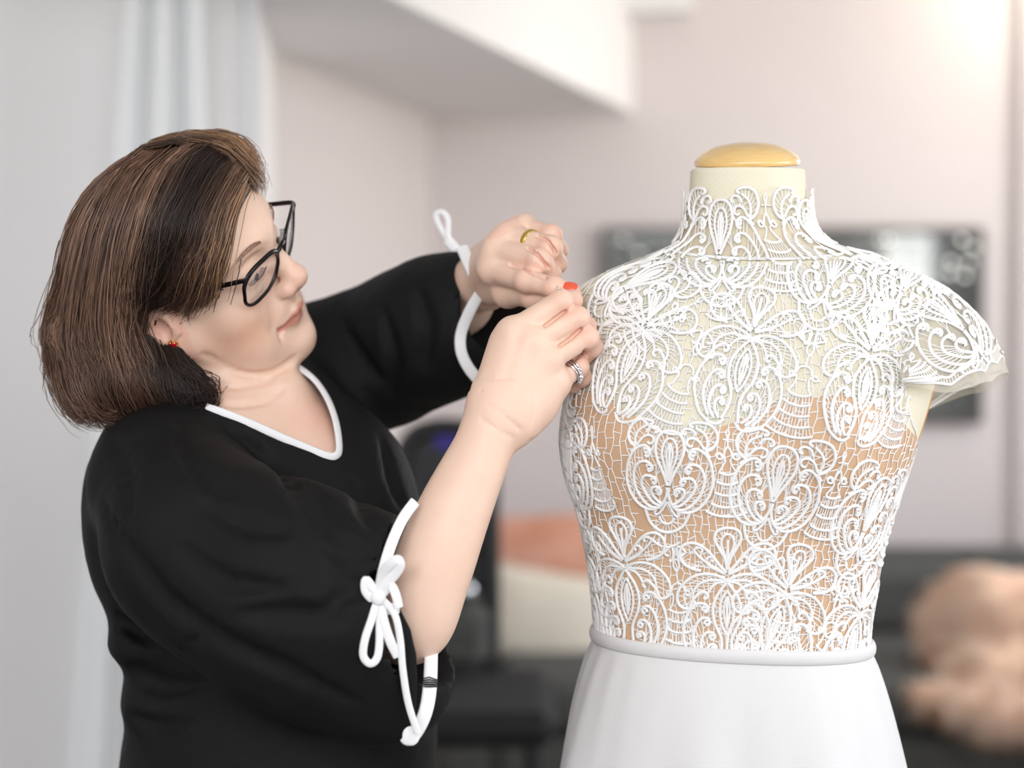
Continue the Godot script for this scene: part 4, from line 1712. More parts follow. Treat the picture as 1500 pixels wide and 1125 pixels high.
func build_torso(t: Node3D):
	blouse = Field.new()
	torso_prims(blouse, 0.0)
	var tb := Basis(chest_dir, Vector3.UP, side_dir)
	blouse.ell(at(422, 1000, -0.10), Vector3(0.142, 0.15, 0.15), tb, 0.05)
	blouse.ell(at(405, 1190, -0.10), Vector3(0.155, 0.17, 0.165), tb, 0.06)
	blouse.ell(at(280, 925, -0.10), Vector3(0.050, 0.032, 0.12), tb, 0.03)
	blouse.ell(at(300, 1010, -0.10), Vector3(0.050, 0.032, 0.12), tb, 0.03)
	# right sleeve, wide and hanging
	blouse.chain([at(229, 708, 0.03), at(292, 795, 0.075), at(410, 855, 0.10), at(500, 885, 0.105), at(560, 890, 0.11)], [0.060, 0.082, 0.088, 0.084, 0.074], 0.03)
	blouse.chain([at(330, 870, 0.09), at(440, 940, 0.10), at(560, 1000, 0.10), at(582, 1010, 0.10)], [0.05, 0.052, 0.042, 0.034], 0.05)
	# left sleeve, behind
	blouse.chain([at(455, 545, -0.24), at(560, 520, -0.24), at(640, 482, -0.185), at(682, 464, -0.155)], [0.064, 0.066, 0.066, 0.062], 0.04)
	blouse.cap(at(600, 480, -0.23), at(714, 470, -0.185), 0.05, 0.03, 0.03)
	# folds: creases found on the cloth along lines of the sleeve and the body
	var creases := [
		[[330, 625], [390, 675], [440, 720], [485, 775], [520, 800]], [[150, 735], [190, 810], [250, 885], [330, 940], [430, 985], [520, 1030]],
		[[480, 800], [510, 815], [540, 812]], [[495, 850], [525, 835], [555, 850]], [[470, 900], [510, 870], [545, 862]],
		[[300, 740], [360, 770], [420, 780]], [[260, 800], [330, 850], [420, 860]], [[350, 900], [430, 900], [500, 910]],
		[[172, 900], [220, 935], [290, 935]], [[190, 975], [240, 1005], [300, 1000]], [[185, 1045], [230, 1065], [280, 1060]],
		[[518, 710], [532, 740], [550, 775]], [[452, 705], [475, 735], [505, 765]], [[560, 640], [575, 700], [590, 740]],
		[[560, 450], [575, 520], [570, 580]], [[500, 470], [530, 530], [560, 560]], [[610, 420], [625, 480], [620, 540]],
		[[160, 640], [185, 690], [190, 760]], [[250, 620], [280, 680], [330, 730]]]
	var wide := [0.016, 0.017, 0.012, 0.012, 0.012, 0.014, 0.014, 0.014, 0.014, 0.014, 0.012, 0.014, 0.012, 0.012, 0.014, 0.014, 0.014, 0.012, 0.012]
	var lines := []
	for c: Array in creases:
		var p := []
		for q: Array in c:
			p.append(hit(blouse, q[0], q[1]))
		lines.append(spline(p, 4))
	for i in lines.size():
		var p: PackedVector3Array = lines[i]
		for j in p.size() - 1:
			var w: float = wide[i]
			var taper := sin(PI * (j + 0.5) / (p.size() - 1))
			blouse.cap(p[j], p[j + 1], 0.0008 + 0.0012 * taper, 0.0008 + 0.0012 * taper, w * (0.5 + 0.6 * taper), true)
	# the neckline and the two cuffs are open
	var vt := hit(blouse, 489, 664)
	neck_tip = vt
	var front := field_normal(blouse, vt)
	for q: Vector2 in [Vector2(302, 597), Vector2(330, 606), Vector2(370, 622), Vector2(410, 640), Vector2(450, 657), Vector2(478, 668), Vector2(492, 668), Vector2(497, 655), Vector2(492, 618), Vector2(480, 585), Vector2(462, 558), Vector2(440, 540), Vector2(420, 530)]:
		neck_line.append(hit(blouse, q.x, q.y))
	blouse.cap(at(556, 900, 0.118), at(700, 860, 0.13), 0.062, 0.09, 0.004, true)
	blouse.cap(at(708, 454, -0.140), at(860, 430, -0.07), 0.046, 0.06, 0.004, true)
	blouse.ell(at(752, 440, -0.085), Vector3(0.040, 0.070, 0.04), Basis.IDENTITY, 0.006, true)
	var m := blouse.net(0.0048)
	# a little unevenness of soft cloth
	var nz := FastNoiseLite.new()
	nz.seed = 8
	nz.frequency = 14.0
	for i in m.v.size():
		m.v[i] += m.n[i] * (0.0016 * nz.get_noise_3dv(m.v[i]))
	open_neck(m)
	m.smooth_normals()
	part("blouse", m, M.black_jersey, t)
# the blouse ends at the neckline: what lies inside that line, on the side of the chest, is left out
func open_neck(m: MB):
	var line := PackedVector2Array()
	for p: Vector3 in neck_line:
		line.append(frame(p))
	for q: Vector2 in [Vector2(400, 500), Vector2(330, 500), Vector2(270, 560), Vector2(284, 592)]:
		line.append(q)
	var inside := PackedByteArray()
	for i in m.v.size():
		var ok := m.v[i].y > neck_tip.y - 0.03 and m.n[i].dot(EYE - m.v[i]) > -0.1 and Geometry2D.is_point_in_polygon(frame(m.v[i]), line)
		inside.append(1 if ok else 0)
	var keep := PackedInt32Array()
	for t in range(0, m.ix.size(), 3):
		if inside[m.ix[t]] + inside[m.ix[t + 1]] + inside[m.ix[t + 2]] < 3:
			keep.append(m.ix[t]); keep.append(m.ix[t + 1]); keep.append(m.ix[t + 2])
	m.ix = keep
	var edge := spline(neck_line, 8)
	for i in m.v.size():
		if inside[i] == 1:
			var best := m.v[i]
			var bd := 0.016
			for q in edge:
				var d := q.distance_to(m.v[i])
				if d < bd:
					bd = d
					best = q
			m.v[i] = best
func frame(p: Vector3) -> Vector2:                       # where a place is seen in the frame
	var q := p - EYE
	var d := -q.y * sin(TILT) - q.z * cos(TILT)
	return Vector2(750.0 + LENS * q.x / d, 562.5 - LENS * (q.y * cos(TILT) - q.z * sin(TILT)) / d)
var neck_tip := Vector3.ZERO
var neck_line := []

# --- head
func build_head():
	var f := Field.new()
	skin_f = f
	var b := head_t.basis.orthonormalized()
	var s := head_t.basis.get_scale().x
	var he := func(x: float, y: float, z: float, r: Vector3, k: float, cut := false, turn := Basis.IDENTITY):
		f.ell(hp(x, y, z), r * s, b * turn, k, cut)
	var hc := func(p: Vector3, q: Vector3, ra: float, rb: float, k: float, cut := false):
		f.cap(head_t * p, head_t * q, ra * s, rb * s, k, cut)
	he.call(0, 0.034, -0.014, Vector3(0.073, 0.080, 0.092), 0.02)
	he.call(0, 0.034, 0.034, Vector3(0.064, 0.066, 0.060), 0.03)
	he.call(0, -0.030, 0.032, Vector3(0.058, 0.066, 0.052), 0.03)
	for x: float in [-1.0, 1.0]:
		hc.call(Vector3(x * 0.054, -0.045, 0.004), Vector3(x * 0.018, -0.092, 0.066), 0.022, 0.018, 0.03)
		he.call(x * 0.036, -0.034, 0.054, Vector3(0.026, 0.026, 0.021), 0.02)
		he.call(x * 0.034, -0.074, 0.056, Vector3(0.022, 0.022, 0.022), 0.02)
		hc.call(Vector3(x * 0.010, 0.030, 0.086), Vector3(x * 0.046, 0.030, 0.066), 0.010, 0.010, 0.02)
	he.call(0, -0.0965, 0.0765, Vector3(0.022, 0.0175, 0.0205), 0.016)
	he.call(0, -0.0995, 0.036, Vector3(0.045, 0.0170, 0.046), 0.014)
	he.call(0, -0.050, 0.0765, Vector3(0.028, 0.020, 0.018), 0.014)
	# eye hollows and lids
	for x: float in [-1.0, 1.0]:
		he.call(x * 0.032, 0.010, 0.099, Vector3(0.019, 0.013, 0.016), 0.012, true)
		he.call(x * 0.031, 0.0085, 0.0755, Vector3(0.0158, 0.0098, 0.0128), 0.004)
		he.call(x * 0.031, 0.000, 0.0735, Vector3(0.0150, 0.0060, 0.0115), 0.005)
		hc.call(Vector3(x * 0.018, 0.0035, 0.0885), Vector3(x * 0.033, 0.0018, 0.0905), 0.0012, 0.0012, 0.002, true)
		hc.call(Vector3(x * 0.033, 0.0018, 0.0905), Vector3(x * 0.045, 0.0038, 0.0835), 0.0012, 0.0012, 0.002, true)
		hc.call(Vector3(x * 0.018, 0.0175, 0.0885), Vector3(x * 0.044, 0.0170, 0.0830), 0.0012, 0.0012, 0.004, true)
		hc.call(Vector3(x * 0.014, -0.010, 0.0880), Vector3(x * 0.036, -0.0145, 0.0835), 0.0012, 0.0012, 0.006, true)
	# nose
	hc.call(Vector3(0, 0.026, 0.084), Vector3(0, -0.004, 0.0975), 0.0072, 0.0072, 0.011)
	hc.call(Vector3(0, -0.004, 0.0965), Vector3(0, -0.023, 0.1060), 0.0074, 0.0110, 0.010)
	he.call(0, -0.0255, 0.1060, Vector3(0.0125, 0.0105, 0.0115), 0.006)
	hc.call(Vector3(0, -0.035, 0.1030), Vector3(0, -0.042, 0.0930), 0.0050, 0.0055, 0.006)
	for x: float in [-1.0, 1.0]:
		he.call(x * 0.0130, -0.0305, 0.0975, Vector3(0.0075, 0.0085, 0.0110), 0.004)
		he.call(x * 0.0068, -0.0385, 0.1010, Vector3(0.0036, 0.0030, 0.0060), 0.002, true)
		hc.call(Vector3(x * 0.0215, -0.026, 0.0935), Vector3(x * 0.0340, -0.058, 0.0830), 0.0014, 0.0012, 0.010, true)
		# lips
		hc.call(Vector3(x * 0.0225, -0.0634, 0.0812), Vector3(x * 0.006, -0.0588, 0.0932), 0.0032, 0.0048, 0.005)
		hc.call(Vector3(x * 0.006, -0.0588, 0.0932), Vector3(0, -0.0594, 0.0936), 0.0048, 0.0044, 0.003)
		hc.call(Vector3(x * 0.0195, -0.0662, 0.0800), Vector3(x * 0.004, -0.0698, 0.0890), 0.0032, 0.0058, 0.005)
		hc.call(Vector3(x * 0.0265, -0.0665, 0.0810), Vector3(x * 0.012, -0.0648, 0.0935), 0.0011, 0.0012, 0.003, true)
		hc.call(Vector3(x * 0.012, -0.0648, 0.0935), Vector3(0, -0.0643, 0.0985), 0.0012, 0.0012, 0.003, true)
		hc.call(Vector3(x * 0.0270, -0.0665, 0.0815), Vector3(x * 0.0325, -0.0780, 0.0760), 0.0012, 0.0010, 0.007, true)
	he.call(0, -0.0805, 0.0975, Vector3(0.016, 0.0035, 0.0055), 0.010, true)
	# ears
	for x: float in [-1.0, 1.0]:
		var e := func(xx: float, y: float, z: float) -> Vector3: return Vector3(x * xx, y - 0.008, z + 0.001)
		he.call(x * 0.0735, -0.014, -0.008, Vector3(0.0055, 0.030, 0.019), 0.004, false, Basis(Vector3.UP, x * 0.35) * Basis(Vector3.RIGHT, 0.25))
		var helix := [e.call(0.0715, 0.002, 0.010), e.call(0.0745, 0.018, 0.008), e.call(0.0785, 0.029, -0.003), e.call(0.0835, 0.026, -0.020), e.call(0.0860, 0.010, -0.029), e.call(0.0845, -0.010, -0.027), e.call(0.0800, -0.026, -0.018), e.call(0.0755, -0.038, -0.008)]
		for i in helix.size() - 1:
			hc.call(helix[i], helix[i + 1], 0.0040, 0.0040, 0.003)
		he.call(x * 0.0800, -0.014, -0.003, Vector3(0.0065, 0.0120, 0.0085), 0.004, true)
		hc.call(e.call(0.0795, 0.016, -0.006), e.call(0.0815, -0.004, -0.0175), 0.0032, 0.0032, 0.003)
		hc.call(e.call(0.0815, -0.004, -0.0175), e.call(0.0790, -0.022, -0.0100), 0.0032, 0.0036, 0.003)
		hc.call(e.call(0.0725, -0.004, 0.008), e.call(0.0745, -0.014, 0.006), 0.0042, 0.0042, 0.003)
		he.call(x * 0.0745, -0.0450, -0.002, Vector3(0.0050, 0.0105, 0.0088), 0.004)
	# neck and the top of the chest
	var nb := at(345, 640, -0.11)
	f.cap(hp(0, -0.030, -0.030), hp(0, -0.085, -0.018), 0.056, 0.056, 0.02)
	f.cap(hp(0, -0.085, -0.018), nb, 0.056, 0.062, 0.025)
	f.cap(hp(0, -0.080, 0.005), at(395, 640, -0.1), 0.034, 0.04, 0.03)
	var keep := Field.new()
	torso_prims(keep, -0.010)
	for q in keep.prims:
		f.prims.append(q)
	f.cap(at(428, 575, -0.045), at(455, 655, -0.035), 0.010, 0.008, 0.03)
	for q: Array in [[[292, 575], [330, 592], [380, 590], [412, 570]], [[300, 560], [345, 566], [395, 556]], [[300, 520], [345, 545], [395, 548], [432, 525]]]:
		var p := []
		for c: Array in q:
			p.append(hit(f, c[0], c[1]))
		var sp := spline(p, 4)
		for i in sp.size() - 1:
			f.cap(sp[i], sp[i + 1], 0.0012, 0.0012, 0.006, true)

# --- arms and hands
var right_arm: Field
var left_arm: Field
var finger_bones := {}
func finger(f: Field, called: String, pts: Array, radii: Array, k := 0.005):
	f.chain(pts, radii, k)
	finger_bones[called] = [pts, radii]
	for i in range(1, pts.size() - 1):                    # knuckles
		f.ell(pts[i], Vector3.ONE * radii[i] * 1.04, Basis.IDENTITY, 0.004)
func build_hands():
	var f := Field.new()
	right_arm = f
	var arm := spline([at(560, 905, 0.06), at(602, 915, 0.115), at(627, 848, 0.125), at(664, 752, 0.122), at(704, 664, 0.112), at(732, 604, 0.106)], 6)
	var thick := spline([Vector3(0.033, 0, 0), Vector3(0.0345, 0, 0), Vector3(0.0355, 0, 0), Vector3(0.0318, 0, 0), Vector3(0.0262, 0, 0), Vector3(0.0232, 0, 0)], 6)
	for i in arm.size() - 1:
		f.cap(arm[i], arm[i + 1], thick[i].x, thick[i + 1].x, 0.002)
	f.cap(at(717, 622, 0.108), at(722, 598, 0.106), 0.0190, 0.0175, 0.015)
	f.cap(at(752, 622, 0.102), at(758, 604, 0.100), 0.0175, 0.0165, 0.015)
	f.ell(at(762, 612, 0.108), Vector3.ONE * 0.011, Basis.IDENTITY, 0.012)
	var wr := [at(722, 594, 0.104), at(734, 600, 0.106), at(747, 607, 0.104), at(758, 612, 0.098)]
	var mcp := [at(752, 486, 0.092), at(776, 501, 0.097), at(800, 527, 0.094), at(815, 560, 0.084)]
	for i in 4:
		f.cap(wr[i], mcp[i], 0.0165, [0.0135, 0.0135, 0.0130, 0.0120][i], 0.018)
	f.cap(at(728, 575, 0.095), at(740, 505, 0.080), 0.016, 0.013, 0.02)
	f.ell(at(785, 580, 0.088), Vector3(0.018, 0.026, 0.014), Basis.IDENTITY, 0.02)
	for i in 4:
		f.ell(mcp[i] + Vector3(0, 0, 0.003), Vector3.ONE * 0.0125, Basis.IDENTITY, 0.006)
	for i in 3:                                           # tendons
		f.cap(wr[i].lerp(mcp[i], 0.35) + Vector3(0, 0, 0.0125), mcp[i] + Vector3(0, 0, 0.010), 0.0022, 0.0026, 0.010)
	finger(f, "right_thumb", [at(735, 560, 0.088), at(768, 500, 0.068), at(806, 455, 0.060), at(832, 441, 0.058)], [0.015, 0.0125, 0.0105, 0.0085], 0.010)
	finger(f, "right_index", [mcp[0], at(822, 441, 0.088), at(838, 440, 0.066), at(841, 436, 0.052)], [0.0116, 0.0096, 0.0084, 0.0070], 0.003)
	finger(f, "right_middle", [mcp[1], at(846, 466, 0.086), at(858, 478, 0.066), at(848, 492, 0.052)], [0.0116, 0.0098, 0.0086, 0.0072], 0.003)
	finger(f, "right_ring", [mcp[2], at(860, 494, 0.083), at(868, 508, 0.066), at(856, 524, 0.056)], [0.0112, 0.0095, 0.0084, 0.0070], 0.003)
	finger(f, "right_little", [mcp[3], at(847, 537, 0.070), at(853, 552, 0.054), at(840, 566, 0.045)], [0.0104, 0.0089, 0.0078, 0.0066], 0.003)
	grooves(f, [[[797, 479], [812, 468], [829, 455]], [[818, 508], [836, 496], [852, 481]], [[833, 536], [845, 524], [857, 512]]])
	for q: Array in [[[712, 590], [735, 606], [765, 632]], [[704, 612], [730, 630], [752, 642]]]:
		var p := []
		for c: Array in q:
			p.append(hit(f, c[0], c[1]))
		var sp := spline(p, 4)
		for i in sp.size() - 1:
			f.cap(sp[i] + Vector3(0, 0, 0.0008), sp[i + 1] + Vector3(0, 0, 0.0008), 0.0003, 0.0003, 0.003, true)
	f = Field.new()
	left_arm = f
	f.chain([at(610, 490, -0.22), at(672, 440, -0.17), at(706, 405, -0.115)], [0.036, 0.031, 0.025], 0.02)
	f.cap(at(706, 418, -0.115), at(716, 424, -0.105), 0.020, 0.018, 0.015)
	mcp = [at(722, 395, -0.022), at(729, 366, -0.018), at(746, 346, -0.022), at(768, 334, -0.036)]
	wr = [at(712, 420, -0.100), at(712, 404, -0.105), at(718, 390, -0.108), at(726, 376, -0.110)]
	for i in 4:
		f.cap(wr[i], mcp[i], 0.0165, [0.0135, 0.0135, 0.0128, 0.0115][i], 0.018)
		f.ell(mcp[i], Vector3.ONE * 0.0130, Basis.IDENTITY, 0.006)
	finger(f, "left_thumb", [at(728, 424, -0.075), at(744, 428, -0.030), at(782, 433, 0.012), at(815, 438, 0.034)], [0.0155, 0.0130, 0.0108, 0.0085], 0.010)
	finger(f, "left_index", [mcp[0], at(772, 411, 0.026), at(812, 421, 0.046), at(839, 427, 0.052)], [0.0125, 0.0104, 0.0090, 0.0072])
	finger(f, "left_middle", [mcp[1], at(790, 382, 0.022), at(806, 401, 0.006), at(790, 412, -0.014)], [0.0122, 0.0106, 0.0092, 0.0078], 0.003)
	finger(f, "left_ring", [mcp[2], at(806, 362, 0.012), at(815, 386, -0.006), at(800, 400, -0.026)], [0.0116, 0.0102, 0.0090, 0.0076], 0.003)
	finger(f, "left_little", [mcp[3], at(808, 344, -0.010), at(818, 366, -0.024), at(806, 384, -0.040)], [0.0104, 0.0090, 0.0080, 0.0068], 0.003)
	grooves(f, [[[748, 389], [775, 398], [800, 409]], [[772, 364], [788, 374], [803, 392]], [[786, 346], [802, 353], [814, 370]]])
func grooves(f: Field, lines: Array):                     # the dark lines between closed fingers
	for q: Array in lines:
		var p := []
		for c: Array in q:
			p.append(hit(f, c[0], c[1]))
		var sp := spline(p, 5)
		for i in sp.size() - 1:
			for d: float in [0.0, 0.0025, 0.005]:
				f.cap(sp[i] - Vector3(0, 0, d), sp[i + 1] - Vector3(0, 0, d), 0.0012, 0.0012, 0.0016, true)
func paint_skin(m: MB):
	var base := srgb(236, 200, 178)
	var pale := srgb(240, 208, 187)
	var lip := srgb(217, 148, 132)
	var blush_shade := srgb(228, 168, 134)
	var red := srgb(232, 168, 148)
	var inv := head_t.affine_inverse()
	var nz := FastNoiseLite.new()
	nz.seed = 5
	nz.frequency = 30.0
	var knuckles := []
	for k in finger_bones:
		for i in range(1, 3):
			knuckles.append(finger_bones[k][0][i])
	var chest := at(455, 625, -0.05)
	for i in m.v.size():
		var p := m.v[i]
		var c := base.lerp(pale, 0.5 + 0.5 * nz.get_noise_3dv(p))
		var q := inv * p
		if absf(q.x) < 0.1 and q.y > -0.14 and q.y < 0.13:
			var ax := absf(q.x)
			var mouth := maxf(absf((q.y + 0.0645 + 0.08 * maxf(ax - 0.012, 0.0)) / (0.0082 * (1.0 - ax / 0.032) + 0.0016)), 0.0)
			if q.z > 0.078 and q.z < 0.115 and ax < 0.027:
				c = c.lerp(lip, clampf((1.15 - mouth) * 4.0, 0.0, 1.0))
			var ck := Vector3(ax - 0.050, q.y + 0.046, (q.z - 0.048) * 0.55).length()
			c = c.lerp(blush_shade, clampf(1.0 - ck / 0.038, 0.0, 1.0) * 0.75)  # blush set low, painting the warm shade beneath the cheek into the skin
			if q.z > 0.098 and q.y > -0.045 and q.y < -0.010:
				c = c.lerp(red, 0.25)
			if ax > 0.070 and q.y < 0.035 and q.y > -0.058 and q.z > -0.04 and q.z < 0.016:
				c = c.lerp(red, 0.45)
		var dc := p.distance_to(chest)
		c = c.lerp(srgb(228, 150, 128), clampf(1.0 - dc / 0.05, 0.0, 1.0) * 0.55)
		if p.x > -0.04:
			for k: Vector3 in knuckles:
				var d := p.distance_to(k)
				if d < 0.022:
					c = c.lerp(red, (1.0 - d / 0.022) * 0.45)
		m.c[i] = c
func head_part(called: String, m: MB, material: Material, parent: Node3D, label := "") -> MeshInstance3D:    # a part drawn in the head's own frame
	for i in m.v.size():
		m.v[i] = head_t * m.v[i]
		m.n[i] = (head_t.basis * m.n[i]).normalized()
	return part(called, m, material, parent, label)
func ball(m: MB, c: Vector3, r: Vector3, seg := 20):
	var rows := []
	for i in seg / 2 + 1:
		var a := PI * i / (seg / 2)
		var row := PackedVector3Array()
		for k in seg:
			var b := TAU * k / seg
			row.append(c + Vector3(sin(a) * cos(b), cos(a), sin(a) * sin(b)) * r)
		rows.append(row)
	m.grid(rows, true)
func build_face_details(t: Node3D):
	var hn := func(m: MB, list: Array, r: float):
		m.sweep(spline(list, 5), PackedVector3Array([Vector3(0, 0.3, 1)]), PackedFloat32Array([r]), PackedFloat32Array([r * 0.5]), 6)
	for x: float in [-1.0, 1.0]:
		var m := MB.new()
		# brow: short hairs along an arch
		for i in 76:
			var f := i / 75.0
			var p := Vector3(x * lerpf(0.014, 0.052, f), 0.0225 + 0.010 * sin(PI * (0.15 + 0.75 * f)), lerpf(0.0985, 0.077, f * f))
			p.y += 0.0022 * sin(i * 2.4) * sin(PI * (0.1 + 0.85 * f))
			m.tube(PackedVector3Array([p, p + Vector3(x * 0.004, 0.0025 * (1.0 - f) - 0.001, -0.001)]), 0.0003, 3, false)
		head_part("eyebrow", m, M.brow, t)
		m = MB.new()
		for i in 22:
			var f := i / 21.0
			var p := Vector3(x * lerpf(0.020, 0.046, f), 0.0025 - 0.0010 * sin(PI * f), lerpf(0.0880, 0.0835, f) + 0.0020 * sin(PI * f))
			var d := Vector3(x * lerpf(-0.001, 0.004, f), -0.0025, 0.0055)
			m.tube(PackedVector3Array([p, p + d * 0.6, p + d + Vector3(0, 0.0022, 0.0006)]), 0.0003, 3, false)
		head_part("eyelash", m, M.lash, t)
		m = MB.new()
		ball(m, Vector3(x * 0.031, 0.0030, 0.0770), Vector3.ONE * 0.0100)
		head_part("eye", m, M.eye_white, t)
		m = MB.new()
		ball(m, Vector3(x * 0.031, 0.0000, 0.0860), Vector3(0.0042, 0.0038, 0.0014), 16)
		head_part("iris", m, M.iris, t)
	# nails
	nail_on("left_index", 0.62, Vector3(0.1, 0.55, 0.9), 0.0052, 0.0072, M.nail_coral, t, "coral red fingernail")
	nail_on("right_index", 0.75, Vector3(0.3, 0.8, 0.5), 0.0048, 0.0048, M.nail_natural, t, "")
func nail_on(bone: String, f: float, face: Vector3, w: float, l: float, material: Material, t: Node3D, label: String):
	var pts: Array = finger_bones[bone][0]
	var rr: Array = finger_bones[bone][1]
	var a: Vector3 = pts[pts.size() - 2]
	var b: Vector3 = pts[pts.size() - 1]
	var dirn := (b - a).normalized()
	var up := (face - dirn * face.dot(dirn)).normalized()
	var side := dirn.cross(up)
	var r: float = lerpf(rr[rr.size() - 2], rr[rr.size() - 1], f)
	var c := a.lerp(b, f + 0.25)
	var rows := []
	for j in 13:
		var v := j / 6.0 - 1.0
		var row := PackedVector3Array()
		var ww := w * pow(maxf(1.0 - pow(absf(v), 2.3), 0.01), 0.5)
		for i in 11:
			var u := i / 5.0 - 1.0
			row.append(c + dirn * (v * l + 0.001) + side * (u * ww) + up * (sqrt(maxf(r * r - u * u * ww * ww, 0.0)) + 0.0009 - 0.0010 * (v * v)))
		rows.append(row)
	var m := MB.new()
	m.grid(rows)
	part("fingernail", m, material, t, label)

# --- hair
func build_hair(t: Node3D):
	var f := Field.new()
	hair_field = f
	var z := HEAD_Z
	f.ell(at(238, 318, z), Vector3(0.0755, 0.068, 0.090), Basis.IDENTITY, 0.02)
	f.ell(at(172, 440, z + 0.005), Vector3(0.050, 0.092, 0.072), Basis.IDENTITY, 0.03)
	f.ell(at(205, 400, z + 0.02), Vector3(0.055, 0.055, 0.065), Basis.IDENTITY, 0.03)
	f.ell(at(200, 555, z + 0.005), Vector3(0.060, 0.030, 0.066), Basis.IDENTITY, 0.03)
	f.ell(at(148, 565, z), Vector3(0.034, 0.030, 0.06), Basis.IDENTITY, 0.03)
	f.cap(at(248, 548, z + 0.03), at(286, 578, z + 0.045), 0.020, 0.012, 0.03)
	# the hair that sweeps over the temple lies on the head
	for q: Array in [[[346, 250], [328, 290], [316, 335], [304, 385], [292, 428]], [[330, 240], [306, 285], [290, 340], [276, 395], [262, 440]], [[306, 232], [278, 285], [258, 345], [244, 400], [232, 445]], [[280, 235], [246, 290], [226, 350], [214, 400], [206, 440]]]:
		var p := []
		for c: Array in q:
			var e := hit(skin_f, c[0], c[1], 1.6, z + 0.05)
			p.append(e + Vector3(0, 0, -0.006))
		f.chain(p, [0.012, 0.015, 0.016, 0.014, 0.009], 0.02)
	f.cap(at(262, 240, z - 0.05), at(346, 252, z - 0.015), 0.032, 0.020, 0.03)
	f.ell(at(232, 486, z + 0.098), Vector3(0.038, 0.031, 0.036), Basis.IDENTITY, 0.010, true)
	var m := f.net(0.006)
	for i in m.v.size():
		m.v[i] -= m.n[i] * 0.0035
	part("hair_mass", m, M.hair_base, t)
	var rng := RandomNumberGenerator.new()
	rng.seed = 77
	var o := MB.new()
	var dark := srgb(44, 33, 28)
	var mid := srgb(90, 67, 55)
	var light := srgb(140, 109, 90)
	var gold := srgb(160, 124, 92)
	var side := [
		[[366, 262], [352, 288], [337, 330], [322, 380], [307, 425], [288, 462]],
		[[350, 244], [328, 280], [308, 330], [292, 385], [276, 430], [258, 456]],
		[[338, 226], [305, 262], [282, 320], [264, 380], [244, 428], [216, 447]],
		[[312, 214], [272, 255], [244, 320], [226, 390], [208, 432], [193, 456]],
		[[286, 210], [240, 250], [210, 320], [192, 400], [184, 470], [196, 530], [222, 585]],
		[[262, 209], [208, 250], [174, 320], [156, 400], [150, 470], [164, 540], [192, 596]],
		[[240, 211], [182, 250], [143, 320], [125, 400], [117, 470], [127, 540], [152, 608]],
		[[224, 214], [164, 262], [122, 335], [103, 410], [91, 470], [95, 530], [122, 598]],
		[[206, 220], [147, 280], [110, 345], [93, 420], [79, 480], [83, 535], [104, 580]],
		[[220, 213], [142, 270], [103, 345], [87, 420], [74, 482], [80, 540], [98, 590]]]
	hair_family(o, side, 2600, rng, 3.0, [mid, light, dark, dark, mid, light, mid, light, mid, mid], 0.7)
	hair_family(o, side, 900, rng, 7.0, [gold, mid, dark, dark, light, mid, light, light, mid, light], 1.3)
	var low := [
		[[262, 512], [276, 532], [292, 552], [300, 585]], [[232, 505], [248, 540], [276, 565], [302, 592]], [[205, 480], [215, 530], [246, 570], [284, 598]],
		[[190, 490], [200, 545], [228, 585], [262, 604]], [[165, 500], [172, 560], [196, 596], [226, 606]], [[130, 500], [138, 560], [160, 600], [190, 612]], [[100, 510], [108, 560], [130, 598], [142, 622]]]
	var flick := [
		[[112, 480], [100, 530], [110, 575], [134, 604], [152, 596]], [[98, 470], [84, 520], [88, 565], [108, 596], [128, 606]], [[140, 500], [132, 556], [150, 596], [178, 604], [192, 590]],
		[[180, 520], [178, 566], [200, 598], [230, 604], [246, 588]], [[225, 530], [236, 568], [262, 592], [288, 592], [296, 576]], [[268, 520], [284, 545], [300, 566], [304, 588], [292, 596]]]
	hair_family(o, side, 46, rng, 7.0, [mid, dark, dark, mid, mid, light, mid, light, mid, mid], 2.4)
	hair_family(o, flick, 700, rng, 6.0, [mid, light, mid, mid, dark, dark], 1.6)
	hair_family(o, low, 1100, rng, 5.0, [dark, dark, dark, mid, mid, mid, light], 1.0)
	var crown := [
		[[208, 222], [256, 214], [304, 218], [340, 236], [370, 280]], [[216, 217], [260, 208], [308, 210], [346, 224], [370, 272]], [[226, 213], [266, 206], [310, 205], [350, 216], [364, 250]]]
	hair_family(o, crown, 420, rng, 4.0, [mid, gold, light], 1.4)
	part("hair_strands", o, M.hair, t)
